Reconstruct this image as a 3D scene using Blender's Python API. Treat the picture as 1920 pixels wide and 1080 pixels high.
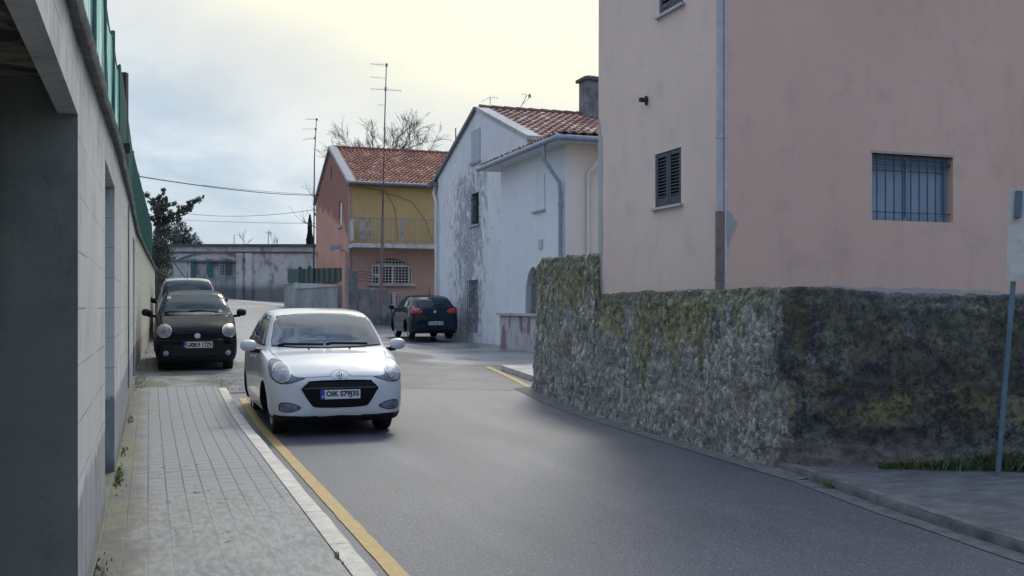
import bpy, bmesh, math, random
from mathutils import Vector, Matrix, noise as mnoise
from mathutils.bvhtree import BVHTree

R = math.radians
SC = bpy.context.scene
COL = SC.collection
for _o in list(bpy.data.objects):
    bpy.data.objects.remove(_o)

# ------------------------------------------------------------------ camera
CAM_Z = 1.5
cam_d = bpy.data.cameras.new("camera")
cam = bpy.data.objects.new("camera", cam_d)
COL.objects.link(cam)
cam.location = (0, 0, CAM_Z)
cam.rotation_euler = (R(90), 0, 0)
cam_d.sensor_width = 36
cam_d.lens = 36 * 1900 / 1920
cam_d.shift_y = 35 / 1920
cam_d.clip_start = 0.05
cam_d.clip_end = 4000
SC.camera = cam

# ------------------------------------------------------------------ sun, sky, exposure
SUN_EL, SUN_AZ = R(44), R(7)          # azimuth measured from straight ahead (+Y) to the right
SUN_DIR = Vector((math.sin(SUN_AZ) * math.cos(SUN_EL), math.cos(SUN_AZ) * math.cos(SUN_EL), math.sin(SUN_EL)))
sun_d = bpy.data.lights.new("sun", "SUN")
sun_d.energy = 1.35
sun_d.angle = R(12)
sun_d.color = (1.0, 0.95, 0.87)
sun = bpy.data.objects.new("sun", sun_d)
COL.objects.link(sun)
sun.rotation_euler = SUN_DIR.to_track_quat('Z', 'Y').to_euler()
SC.view_settings.view_transform = 'Standard'
SC.view_settings.look = 'None'
SC.view_settings.gamma = 1.0
SC.view_settings.exposure = 0.15

def make_world():
    w = bpy.data.worlds.new("World")
    SC.world = w
    w.use_nodes = True
    nt = w.node_tree
    N, L = nt.nodes, nt.links
    bg = N["Background"]
    bg.inputs["Strength"].default_value = 0.1
    sky = N.new("ShaderNodeTexSky")
    sky.sky_type = 'NISHITA'
    sky.sun_disc = False
    sky.sun_elevation = SUN_EL
    sky.sun_rotation = SUN_AZ
    tc = N.new("ShaderNodeTexCoord")
    nrm = N.new("ShaderNodeVectorMath"); nrm.operation = 'NORMALIZE'
    L.new(tc.outputs["Generated"], nrm.inputs[0])
    sep = N.new("ShaderNodeSeparateXYZ"); L.new(nrm.outputs[0], sep.inputs[0])

    def math_(op, a, b=None, clamp=False):
        m = N.new("ShaderNodeMath"); m.operation = op; m.use_clamp = clamp
        for i, v in enumerate((a, b)):
            if v is None: continue
            if isinstance(v, (int, float)): m.inputs[i].default_value = v
            else: L.new(v, m.inputs[i])
        return m.outputs[0]

    def mrange(v, a, b, c, d):
        m = N.new("ShaderNodeMapRange"); m.interpolation_type = 'SMOOTHSTEP'
        L.new(v, m.inputs[0])
        for i, x in enumerate((a, b, c, d)): m.inputs[i + 1].default_value = x
        return m.outputs[0]

    def mixc(f, a, b):
        m = N.new("ShaderNodeMix"); m.data_type = 'RGBA'
        if isinstance(f, float): m.inputs[0].default_value = f
        else: L.new(f, m.inputs[0])
        for i, v in ((6, a), (7, b)):
            if isinstance(v, tuple): m.inputs[i].default_value = (*v, 1)
            else: L.new(v, m.inputs[i])
        return m.outputs[2]

    # cloud deck: noise on the plane of the cloud base
    den = math_('ADD', math_('MAXIMUM', sep.outputs[2], 0.0), 0.30)
    cx = math_('DIVIDE', sep.outputs[0], den); cy = math_('DIVIDE', sep.outputs[1], den)
    comb = N.new("ShaderNodeCombineXYZ"); L.new(cx, comb.inputs[0]); L.new(cy, comb.inputs[1])
    def noise(scale, det, dist, off):
        mp = N.new("ShaderNodeMapping"); mp.inputs["Location"].default_value = off
        L.new(comb.outputs[0], mp.inputs[0])
        n = N.new("ShaderNodeTexNoise"); n.inputs["Scale"].default_value = scale
        n.inputs["Detail"].default_value = det; n.inputs["Distortion"].default_value = dist
        n.inputs["Roughness"].default_value = 0.55
        L.new(mp.outputs[0], n.inputs[0]); return n.outputs[0]
    n1 = noise(1.3, 6, 0.3, (3.1, 0.4, 0)); n2 = noise(3.6, 6, 0.4, (1.7, 5.2, 0))
    n3 = noise(7.0, 5, 1.0, (8.2, 2.1, 0))
    hi = mrange(sep.outputs[2], 0.4, 0.9, 0.0, 1.0)
    n = math_('ADD', math_('MULTIPLY', n1, 0.62), math_('MULTIPLY', n2, 0.38))
    n = math_('ADD', n, math_('MULTIPLY', math_('MULTIPLY', math_('SUBTRACT', n3, 0.5), hi), 1.1))
    f = mrange(n, 0.37, 0.63, 0.0, 1.0)
    cloud = mixc(f, (0.44, 0.545, 0.65), (0.73, 0.79, 0.84))
    deep = mixc(f, (0.20, 0.30, 0.46), (0.85, 0.92, 1.02))
    cloud = mixc(hi, cloud, deep)
    # whiter towards the sun behind the deck
    dot = N.new("ShaderNodeVectorMath"); dot.operation = 'DOT_PRODUCT'
    L.new(nrm.outputs[0], dot.inputs[0]); dot.inputs[1].default_value = SUN_DIR
    sd = math_('ADD', dot.outputs["Value"], math_('MULTIPLY', math_('SUBTRACT', n1, 0.5), 0.07))
    veil = mrange(sd, 0.735, 0.85, 0.0, 1.0)
    core = mrange(sd, 0.815, 0.885, 0.0, 1.0)
    hot = mrange(sd, 0.955, 0.995, 0.0, 1.0)
    cloud = mixc(math_('MULTIPLY', veil, 0.85), cloud, (0.84, 0.82, 0.71))
    cloud = mixc(core, cloud, mixc(mrange(sep.outputs[2], 0.28, 0.5, 0.0, 1.0), (1.22, 1.17, 0.76), (0.92, 0.96, 0.98)))
    cloud = mixc(hot, cloud, (2.6, 2.4, 1.9))
    # an overcast sky is brightest overhead
    up = mrange(sep.outputs[2], 0.30, 0.85, 1.0, 1.75)
    back = mrange(sep.outputs[1], -0.7, 0.5, 0.86, 1.0)
    up = math_('MULTIPLY', up, back)
    sc = N.new("ShaderNodeVectorMath"); sc.operation = 'SCALE'
    L.new(cloud, sc.inputs[0]); L.new(math_('MULTIPLY', up, 10.0), sc.inputs[3])
    cool = N.new("ShaderNodeVectorMath"); cool.operation = 'MULTIPLY'
    L.new(sc.outputs[0], cool.inputs[0]); 
    tint = mixc(mrange(sep.outputs[1], -0.5, 0.6, 0.0, 1.0), (0.80, 0.89, 1.13), (1.0, 1.0, 1.0))
    L.new(tint, cool.inputs[1])
    out = mixc(0.90, sky.outputs[0], cool.outputs[0])
    L.new(out, bg.inputs["Color"])
make_world()
SC.cycles.max_bounces = 6
SC.cycles.diffuse_bounces = 3
SC.cycles.glossy_bounces = 3
SC.cycles.transmission_bounces = 4
SC.cycles.transparent_max_bounces = 12
SC.cycles.use_denoising = True

# ------------------------------------------------------------------ frames: the street runs up and to the left
TH = R(19.7)
CT, ST = math.cos(TH), math.sin(TH)
STREET = Matrix.Rotation(TH, 4, 'Z')     # (across, along, up) -> world
def P(o, s, z=0.0):
    return Vector((CT * o - ST * s, ST * o + CT * s, z))
def to_street(x, y):
    return CT * x + ST * y, -ST * x + CT * y
def ray(px): return (px - 960) / 1900
def dist_o(px, o): return o / (CT * ray(px) + ST)
def s_on(px, o): return (CT - ST * ray(px)) * dist_o(px, o)
def dist_s(px, s): return s / (CT - ST * ray(px))
def o_on(px, s): return (CT * ray(px) + ST) * dist_s(px, s)
def zed(py, d): return CAM_Z + (575 - py) / 1900 * d
def W(px, py, d): return Vector((ray(px) * d, d, zed(py, d)))

def sstep(a, b, x):
    t = min(1, max(0, (x - a) / (b - a)))
    return t * t * (3 - 2 * t)
def lerp(pts, x):
    if x <= pts[0][0]: return pts[0][1]
    for (a, u), (b, v) in zip(pts, pts[1:]):
        if x <= b:
            t = (x - a) / (b - a)
            return u + (v - u) * t
    return pts[-1][1]
def g(o, s):
    """height of the ground"""
    h = 0.34 * sstep(12.0, 20.5, s)
    left = lerp([(20, 0), (28, .32), (36, .68), (48, 1.2), (62, 1.6), (70, 1.62)], s)
    right = lerp([(32, 0), (36, .14), (39.5, .42), (44, .6), (60, 1.3), (70, 1.6)], s)
    w = sstep(4.0, 8.2, o)
    return h + left * (1 - w) + right * w

# ------------------------------------------------------------------ mesh builder
class MB:
    def __init__(self):
        self.v, self.f, self.m, self.t = [], [], [], []
        self.mi, self.tv = 0, None
        self.pc = {}
    def face(self, idx):
        self.f.append(tuple(idx)); self.m.append(self.mi); self.t.append(self.tv)
    def add(self, pts):
        i = len(self.v); self.v.extend(Vector(p) for p in pts); return i
    def poly(self, pts):
        i = self.add(pts); self.face(range(i, i + len(pts)))
    def box(self, x0, x1, y0, y1, z0, z1):
        self.hexa([(x0,y0,z0),(x1,y0,z0),(x1,y1,z0),(x0,y1,z0),(x0,y0,z1),(x1,y0,z1),(x1,y1,z1),(x0,y1,z1)])
    def hexa(self, p):
        i = self.add(p)
        for q in ((0,3,2,1),(4,5,6,7),(0,1,5,4),(1,2,6,5),(2,3,7,6),(3,0,4,7)):
            self.face([i + k for k in q])
    def bar(self, a, b, w, h, up=(0,0,1)):
        a, b = Vector(a), Vector(b); d = (b - a).normalized()
        s = d.cross(Vector(up))
        if s.length < 1e-4: s = d.cross(Vector((0,1,0)))
        s.normalize(); u = s.cross(d)
        s *= w / 2; u *= h / 2
        self.hexa([a-s-u, a+s-u, b+s-u, b-s-u, a-s+u, a+s+u, b+s+u, b-s+u])
    def tube(self, pts, r, seg=8, cap=True):
        pts = [Vector(p) for p in pts]; n = len(pts)
        rs = r if isinstance(r, (list, tuple)) else [r] * n
        base = len(self.v); ref = None
        for k, p in enumerate(pts):
            d = (pts[min(k+1,n-1)] - pts[max(k-1,0)]).normalized()
            if ref is None:
                ref = d.cross(Vector((0.13,0.31,1)))
                if ref.length < 1e-3: ref = d.cross(Vector((1,0,0)))
            ref = (ref - d * ref.dot(d)).normalized()
            b2 = d.cross(ref)
            for j in range(seg):
                a = 2 * math.pi * j / seg
                self.v.append(p + (ref * math.cos(a) + b2 * math.sin(a)) * rs[k])
        for k in range(n - 1):
            for j in range(seg):
                j2 = (j + 1) % seg
                self.face((base+k*seg+j, base+k*seg+j2, base+(k+1)*seg+j2, base+(k+1)*seg+j))
        if cap:
            self.face([base + j for j in range(seg)][::-1])
            self.face([base + (n-1)*seg + j for j in range(seg)])
    def lathe(self, prof, o, axis, seg=24, closed=False):
        """prof: (radius, height along axis)"""
        o, ax = Vector(o), Vector(axis).normalized()
        e1 = ax.orthogonal().normalized(); e2 = ax.cross(e1)
        b = len(self.v); n = len(prof)
        for r, h in prof:
            for j in range(seg):
                a = 2*math.pi*j/seg
                self.v.append(o + ax*h + (e1*math.cos(a) + e2*math.sin(a))*r)
        for k in range(n if closed else n - 1):
            k2 = (k + 1) % n
            for j in range(seg):
                j2 = (j+1) % seg
                self.face((b+k*seg+j, b+k*seg+j2, b+k2*seg+j2, b+k2*seg+j))
        if not closed:
            self.face([b + j for j in range(seg)][::-1])
            self.face([b + (n-1)*seg + j for j in range(seg)])
    def grid(self, pts):
        """pts[i][j]"""
        b = len(self.v); nu, nv = len(pts), len(pts[0])
        for row in pts: self.v.extend(Vector(p) for p in row)
        for i in range(nu-1):
            for j in range(nv-1):
                self.face((b+i*nv+j, b+(i+1)*nv+j, b+(i+1)*nv+j+1, b+i*nv+j+1))
    def ball(self, c, rad, seg=12, rings=8, fn=None):
        c = Vector(c); pts = []
        for i in range(rings+1):
            ph = math.pi*i/rings; row = []
            for j in range(seg+1):
                a = 2*math.pi*j/seg
                d = Vector((math.sin(ph)*math.cos(a), math.sin(ph)*math.sin(a), math.cos(ph)))
                p = Vector((d.x*rad[0], d.y*rad[1], d.z*rad[2]))
                if fn: p = fn(p)
                row.append(c+p)
            pts.append(row)
        self.grid(pts)
    def build(self, name, mats, parent=None, frame=None, smooth=False, local=False, sharp=None, merge=None):
        me = bpy.data.meshes.new(name)
        vs = self.v
        if frame is not None: vs = [frame @ p for p in vs]
        off = None
        if parent is not None and not local:
            inv = WORLD[parent.name].inverted(); vs = [inv @ p for p in vs]
        elif parent is None:
            xs = [p.x for p in vs]; ys = [p.y for p in vs]; zs = [p.z for p in vs]
            off = Vector(((min(xs)+max(xs))/2, (min(ys)+max(ys))/2, min(zs)))
            vs = [p - off for p in vs]
        me.from_pydata([tuple(p) for p in vs], [], self.f)
        if not isinstance(mats, (list, tuple)): mats = [mats]
        for m in mats: me.materials.append(m)
        me.polygons.foreach_set("material_index", self.m)
        if any(t is not None for t in self.t):
            at = me.color_attributes.new("tint", 'FLOAT_COLOR', 'CORNER'); vals = []
            for p, t in zip(me.polygons, self.t):
                t = t or (0.5, 0.5, 0.5)
                vals.extend([t[0], t[1], t[2], 1.0] * p.loop_total)
            at.data.foreach_set("color", vals)
        for an, cv in self.pc.items():
            at = me.color_attributes.new(an, 'FLOAT_COLOR', 'POINT'); vals = []
            for c in cv: vals.extend((c[0], c[1], c[2], 1.0))
            at.data.foreach_set("color", vals)
        me.update()
        if merge:
            bm = bmesh.new(); bm.from_mesh(me); bmesh.ops.remove_doubles(bm, verts=bm.verts, dist=merge)
            bmesh.ops.recalc_face_normals(bm, faces=bm.faces); bm.to_mesh(me); bm.free()
        if smooth:
            me.polygons.foreach_set("use_smooth", [True] * len(me.polygons))
            if sharp: me.set_sharp_from_angle(angle=R(sharp))
        o = bpy.data.objects.new(name, me)
        COL.objects.link(o)
        if off is not None: o.location = off
        WORLD[name if o.name == name else o.name] = Matrix.Translation(off) if off is not None else (WORLD[parent.name].copy())
        if parent is not None: o.parent = parent
        return o

WORLD = {}
def thing(name, label, cat, loc=(0,0,0), rz=0.0, group=None):
    o = bpy.data.objects.new(name, None)
    o.empty_display_size = 0.2
    COL.objects.link(o)
    o.location = loc; o.rotation_euler = (0, 0, rz)
    WORLD[o.name] = Matrix.Translation(Vector(loc)) @ Matrix.Rotation(rz, 4, 'Z')
    return tag(o, label, cat, group)
def tag(o, label=None, cat=None, group=None, kind=None):
    if label: o["label"] = label
    if cat: o["category"] = cat
    if group: o["group"] = group
    if kind: o["kind"] = kind
    return o
def struct(o, label=None):
    o["kind"] = "structure"
    if label: o["label"] = label
    return o

# ------------------------------------------------------------------ material builder
class Mat:
    def __init__(self, name):
        self.mat = bpy.data.materials.new(name); self.mat.use_nodes = True
        self.nt = self.mat.node_tree; self.N = self.nt.nodes; self.L = self.nt.links
        self.b = self.N["Principled BSDF"]
        self._pos = None
    def put(self, sock, v):
        if isinstance(v, (int, float)): sock.default_value = v
        elif isinstance(v, tuple): sock.default_value = v if len(v) == len(sock.default_value) else (*v, 1)
        else: self.L.new(v, sock)
    def set(self, **k):
        names = dict(color="Base Color", rough="Roughness", metal="Metallic", ior="IOR", spec="Specular IOR Level",
                     coat="Coat Weight", coatr="Coat Roughness", normal="Normal", alpha="Alpha", trans="Transmission Weight")
        for a, v in k.items(): self.put(self.b.inputs[names[a]], v)
        return self
    def pos(self):
        """position turned into the street's own axes (across, along, up)"""
        if self._pos is None:
            gm = self.N.new("ShaderNodeNewGeometry"); mp = self.N.new("ShaderNodeMapping")
            mp.inputs["Rotation"].default_value = (0, 0, -TH)
            self.L.new(gm.outputs["Position"], mp.inputs[0]); self._pos = mp.outputs[0]
        return self._pos
    def obj(self):
        return self.N.new("ShaderNodeTexCoord").outputs["Object"]
    def scaled(self, v, s, loc=(0,0,0)):
        mp = self.N.new("ShaderNodeMapping"); mp.inputs["Scale"].default_value = s; mp.inputs["Location"].default_value = loc
        self.L.new(v, mp.inputs[0]); return mp.outputs[0]
    def noise(self, v, scale, det=4, rough=0.55, dist=0.0, out=0):
        n = self.N.new("ShaderNodeTexNoise")
        n.inputs["Scale"].default_value = scale; n.inputs["Detail"].default_value = det
        n.inputs["Roughness"].default_value = rough; n.inputs["Distortion"].default_value = dist
        self.L.new(v, n.inputs["Vector"]); return n.outputs[out]
    def voro(self, v, scale, feature='F1', out="Distance", rand=1.0):
        n = self.N.new("ShaderNodeTexVoronoi"); n.feature = feature
        n.inputs["Scale"].default_value = scale; n.inputs["Randomness"].default_value = rand
        self.L.new(v, n.inputs["Vector"]); return n.outputs[out]
    def sep(self, v):
        n = self.N.new("ShaderNodeSeparateXYZ"); self.L.new(v, n.inputs[0]); return n.outputs
    def comb(self, x, y, z=0.0):
        n = self.N.new("ShaderNodeCombineXYZ")
        for i, a in enumerate((x, y, z)): self.put(n.inputs[i], a)
        return n.outputs[0]
    def math(self, op, a, b=None, clamp=False):
        n = self.N.new("ShaderNodeMath"); n.operation = op; n.use_clamp = clamp
        self.put(n.inputs[0], a)
        if b is not None: self.put(n.inputs[1], b)
        return n.outputs[0]
    def mr(self, v, a, b, c=0.0, d=1.0, smooth=True):
        n = self.N.new("ShaderNodeMapRange")
        if smooth: n.interpolation_type = 'SMOOTHSTEP'
        self.L.new(v, n.inputs[0])
        for i, x in enumerate((a, b, c, d)): self.put(n.inputs[i+1], x)
        return n.outputs[0]
    def mix(self, f, a, b, mode='MIX'):
        n = self.N.new("ShaderNodeMix"); n.data_type = 'RGBA'; n.blend_type = mode
        self.put(n.inputs[0], f); self.put(n.inputs[6], a); self.put(n.inputs[7], b)
        return n.outputs[2]
    def attr(self, name):
        n = self.N.new("ShaderNodeAttribute"); n.attribute_name = name; return n.outputs["Color"]
    def bump(self, h, strength=0.3, dist=0.02, normal=None):
        n = self.N.new("ShaderNodeBump"); n.inputs["Strength"].default_value = strength
        n.inputs["Distance"].default_value = dist; self.L.new(h, n.inputs["Height"])
        if normal is not None: self.L.new(normal, n.inputs["Normal"])
        return n.outputs[0]
    def brick(self, v, w, h, mortar, offset=0.5):
        n = self.N.new("ShaderNodeTexBrick"); n.offset = offset
        n.inputs["Scale"].default_value = 1.0
        n.inputs["Brick Width"].default_value = w; n.inputs["Row Height"].default_value = h
        n.inputs["Mortar Size"].default_value = mortar; n.inputs["Mortar Smooth"].default_value = 0.3
        n.inputs["Color1"].default_value = (0.35,0.35,0.35,1); n.inputs["Color2"].default_value = (0.65,0.65,0.65,1)
        n.inputs["Mortar"].default_value = (0,0,0,1)
        self.L.new(v, n.inputs["Vector"]); return n.outputs["Color"], n.outputs["Fac"]

def plain(name, color, rough=0.6, metal=0.0, var=0.25, scale=6.0, bump=0.0, **kw):
    """one colour with wear: mottled value, uneven roughness"""
    m = Mat(name); p = m.obj()
    n = m.noise(p, scale, 5, 0.6)
    lo = tuple(c * (1 - var) for c in color); hi = tuple(min(1, c * (1 + var)) for c in color)
    m.set(color=m.mix(m.mr(n, 0.3, 0.7), lo, hi), rough=m.mr(n, 0.2, 0.8, max(0, rough - 0.12), min(1, rough + 0.12)), metal=metal, **kw)
    if bump: m.set(normal=m.bump(m.noise(p, scale * 8, 4), bump, 0.005))
    return m.mat

def plaster(name, base, dark, light, rough=0.9, grime=0.0, streak=0.35, bump=0.25):
    m = Mat(name); p = m.pos()
    big = m.noise(p, 0.55, 5, 0.6); mid = m.noise(p, 2.6, 6, 0.62)
    st = m.noise(m.scaled(p, (2.2, 2.2, 0.22)), 1.6, 5, 0.6)
    c = m.mix(m.mr(big, 0.35, 0.68), base, light)
    c = m.mix(m.math('MULTIPLY', m.mr(mid, 0.48, 0.75), 0.55), c, dark)
    c = m.mix(m.math('MULTIPLY', m.mr(st, 0.52, 0.78), streak), c, dark)
    fine = m.noise(p, 24, 5, 0.65)
    c = m.mix(m.math('MULTIPLY', m.mr(fine, 0.5, 0.8), 0.16), c, dark)
    h = m.math('ADD', m.math('MULTIPLY', fine, 0.35), m.noise(p, 5, 3))
    m.set(color=c, rough=rough, normal=m.bump(h, bump, 0.012))
    return m, c
# ------------------------------------------------------------------ materials of the place
def mat_asphalt():
    m = Mat("asphalt"); p = m.pos()
    big = m.noise(p, 0.22, 4, 0.6); track = m.noise(m.scaled(p, (0.9, 0.12, 1)), 1.1, 4, 0.6)
    c = m.mix(m.mr(big, 0.3, 0.7), (0.052, 0.057, 0.072), (0.080, 0.086, 0.106))
    dk = m.noise(p, 0.75, 6, 0.65, 0.6)
    c = m.mix(m.mr(dk, 0.50, 0.64, 0, 0.4), c, (0.045, 0.047, 0.055))
    c = m.mix(m.math('MULTIPLY', m.mr(track, 0.5, 0.72), 0.6), c, (0.118, 0.126, 0.150))
    wp = m.N.new('ShaderNodeVectorMath'); wp.operation = 'MULTIPLY_ADD'; m.L.new(m.noise(p, 1.1, 6, 0.65, out=1), wp.inputs[0]); wp.inputs[1].default_value = (1.6, 1.6, 0); m.L.new(p, wp.inputs[2])
    ck = m.voro(m.scaled(wp.outputs[0], (0.30, 0.16, 0.2)), 1.0, 'DISTANCE_TO_EDGE')
    c = m.mix(m.math('MULTIPLY', m.mr(ck, 0.006, 0.001, 0, 0.6), m.mr(m.noise(p, 0.4, 3), 0.45, 0.6)), c, (0.025, 0.026, 0.03))
    chips = m.noise(p, 55, 3, 0.75); chip2 = m.voro(p, 85, out="Color")
    cs = m.sep(chip2)[0]
    c = m.mix(m.math('MULTIPLY', m.mr(chips, 0.5, 0.75), 0.72), c, (0.24, 0.25, 0.28))
    c = m.mix(m.mr(cs, 0.92, 1.0, 0, 0.35), c, (0.34, 0.35, 0.38))
    c = m.mix(m.mr(cs, 0.16, 0.0, 0, 0.45), c, (0.022, 0.024, 0.03))
    h = m.math('ADD', m.noise(p, 90, 2), m.math('MULTIPLY', m.voro(p, 70), 0.8))
    m.set(color=c, rough=m.mr(track, 0.30, 0.72, 0.56, 0.49), spec=0.45, normal=m.bump(h, 0.5, 0.006))
    return m.mat
def mat_patch():
    m = Mat("old_asphalt"); p = m.pos()
    n = m.noise(p, 0.9, 6, 0.65, 0.5)
    c = m.mix(m.mr(n, 0.35, 0.7), (0.055, 0.056, 0.065), (0.115, 0.112, 0.118))
    c = m.mix(m.math('MULTIPLY', m.mr(m.noise(p, 60, 3, 0.7), 0.5, 0.8), 0.4), c, (0.2, 0.2, 0.21))
    cr = m.voro(m.scaled(p, (1, 1.6, 1)), 0.9, 'DISTANCE_TO_EDGE')
    c = m.mix(m.mr(cr, 0.03, 0.0, 0, 0.5), c, (0.02, 0.02, 0.022))
    m.set(color=c, rough=0.62, normal=m.bump(m.noise(p, 70, 3), 0.5, 0.006))
    return m.mat
def mat_concrete_yard():
    m = Mat("yard_concrete"); p = m.pos()
    n = m.noise(p, 0.35, 6, 0.65, 0.6); n2 = m.noise(m.scaled(p, (0.35, 1.6, 1)), 0.8, 5, 0.6)
    c = m.mix(m.mr(n, 0.32, 0.66), (0.11, 0.115, 0.125), (0.22, 0.225, 0.235))
    c = m.mix(m.math('MULTIPLY', m.mr(n2, 0.5, 0.7), 0.55), c, (0.085, 0.09, 0.10))
    warp = m.noise(p, 0.8, 4, 0.6, out=1)
    wp = m.N.new("ShaderNodeVectorMath"); wp.operation = 'ADD'; m.L.new(p, wp.inputs[0]); m.L.new(warp, wp.inputs[1])
    cr = m.voro(m.scaled(wp.outputs[0], (0.18, 0.22, 0.2)), 1.0, 'DISTANCE_TO_EDGE')
    c = m.mix(m.mr(cr, 0.007, 0.0, 0, 0.75), c, (0.03, 0.03, 0.034))
    c = m.mix(m.math('MULTIPLY', m.mr(m.noise(p, 40, 4), 0.5, 0.8), 0.3), c, (0.05, 0.05, 0.055))
    wet = m.mr(n, 0.40, 0.62, 0.30, 0.62)
    m.set(color=c, rough=wet, normal=m.bump(m.math('ADD', m.noise(p, 30, 4), m.math('MULTIPLY', n2, 3.0)), 0.22, 0.012))
    return m.mat
def mat_sidewalk():
    m = Mat("paving"); p = m.pos(); x = m.sep(p)
    v = m.comb(x[1], x[0]);
    wob = m.noise(p, 1.3, 3, 0.5)
    v2 = m.comb(m.math('ADD', x[1], m.math('MULTIPLY', wob, 0.03)), m.math('ADD', x[0], m.math('MULTIPLY', wob, 0.018)))
    bc, bf = m.brick(v2, 0.19, 0.130, 0.0065, 0.5)
    n = m.noise(p, 1.5, 6, 0.65); f = m.noise(p, 16, 5, 0.7)
    dry = m.noise(m.scaled(p, (4.5, 1.2, 1)), 6, 6, 0.7)
    c = m.mix(m.mr(n, 0.3, 0.7), (0.135, 0.143, 0.157), (0.205, 0.214, 0.232))
    c = m.mix(m.math('MULTIPLY', m.sep(bc)[0], 0.35), c, (0.25, 0.263, 0.285))
    c = m.mix(m.math('MULTIPLY', m.mr(f, 0.48, 0.75), 0.5), c, (0.12, 0.12, 0.125))
    # the near part has been smeared over with cement: joints fade there
    edge = m.math('ADD', x[1], m.math('MULTIPLY', m.math('SUBTRACT', n, 0.5), 1.6))
    near = m.mr(edge, 8.4, 7.3)
    cem = m.mix(m.mr(dry, 0.35, 0.66), (0.13, 0.132, 0.132), (0.255, 0.258, 0.258))
    cem = m.mix(m.math('MULTIPLY', m.mr(m.noise(p, 2.2, 5, 0.6), 0.5, 0.7), 0.35), cem, (0.19, 0.19, 0.165))
    c = m.mix(m.math('MULTIPLY', near, 0.85), c, cem)
    jf = m.math('MULTIPLY', bf, m.mr(edge, 6.2, 8.5, 0.12, 0.9))
    c = m.mix(jf, c, (0.045, 0.047, 0.05))
    # two straight cross joints where the paving was laid in bays
    for sc in (8.62, 8.95):
        c = m.mix(m.mr(m.math('ABSOLUTE', m.math('SUBTRACT', x[1], sc)), 0.016, 0.004, 0, 0.7), c, (0.05, 0.05, 0.052))
    # dirt and moss along the foot of the wall
    dm = m.math('ADD', x[0], m.math('MULTIPLY', m.math('SUBTRACT', m.noise(p, 2.4, 6, 0.7), 0.5), 0.55))
    dirt = m.mr(dm, 0.06, -0.18)
    c = m.mix(m.math('MULTIPLY', dirt, 0.8), c, m.mix(m.mr(m.noise(p, 3, 4), 0.45, 0.6), (0.055, 0.052, 0.05), (0.105, 0.115, 0.045)))
    c = m.mix(m.math('MULTIPLY', m.mr(m.noise(p, 5, 7, 0.75), 0.55, 0.70), 0.55), c, (0.05, 0.05, 0.045))
    h = m.math('SUBTRACT', m.math('MULTIPLY', f, 0.5), m.math('MULTIPLY', jf, 1.2))
    m.set(color=c, rough=m.mr(n, 0.3, 0.7, 0.5, 0.72), normal=m.bump(h, 0.4, 0.008))
    return m.mat
def mat_kerb():
    m = Mat("kerb_stone"); p = m.pos(); x = m.sep(p)
    n = m.noise(p, 3.2, 6, 0.65)
    c = m.mix(m.mr(n, 0.32, 0.68), (0.38, 0.355, 0.31), (0.54, 0.51, 0.455))
    c = m.mix(m.math('MULTIPLY', m.mr(m.noise(p, 22, 5, 0.7), 0.5, 0.75), 0.5), c, (0.16, 0.15, 0.135))
    seg = m.math('ABSOLUTE', m.math('SUBTRACT', m.math('FRACT', m.math('DIVIDE', x[1], 0.98)), 0.5))
    c = m.mix(m.mr(seg, 0.492, 0.498), c, (0.05, 0.05, 0.05))
    m.set(color=c, rough=0.7, normal=m.bump(m.noise(p, 18, 5), 0.4, 0.01))
    return m.mat
def mat_line():
    m = Mat("yellow_paint"); p = m.pos()
    n = m.noise(p, 7, 6, 0.7); f = m.noise(p, 50, 4, 0.7)
    c = m.mix(m.mr(n, 0.3, 0.7), (0.33, 0.215, 0.065), (0.43, 0.30, 0.105))
    c = m.mix(m.mr(m.math('ADD', m.math('MULTIPLY', n, 0.6), m.math('MULTIPLY', f, 0.4)), 0.53, 0.62, 0, 0.8), c, (0.12, 0.11, 0.09))
    m.set(color=c, rough=0.62, normal=m.bump(f, 0.3, 0.004))
    return m.mat
def mat_ground():
    m = Mat("earth"); p = m.pos()
    c = m.mix(m.mr(m.noise(p, 0.8, 6), 0.35, 0.65), (0.06, 0.055, 0.045), (0.09, 0.10, 0.05))
    m.set(color=c, rough=0.95); return m.mat
def mat_rough_apron():
    m = Mat("broken_concrete"); p = m.pos(); x = m.sep(p)
    n = m.noise(p, 1.4, 6, 0.7); f = m.noise(p, 14, 5, 0.7)
    c = m.mix(m.mr(n, 0.35, 0.65), (0.13, 0.13, 0.13), (0.24, 0.24, 0.235))
    c = m.mix(m.math('MULTIPLY', m.mr(f, 0.5, 0.72), 0.6), c, (0.07, 0.07, 0.065))
    c = m.mix(m.mr(m.noise(p, 0.9, 5, 0.65, 0.4), 0.53, 0.62, 0, 0.8), c, (0.085, 0.10, 0.035))
    m.set(color=c, rough=0.85, normal=m.bump(f, 0.6, 0.02)); return m.mat
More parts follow.
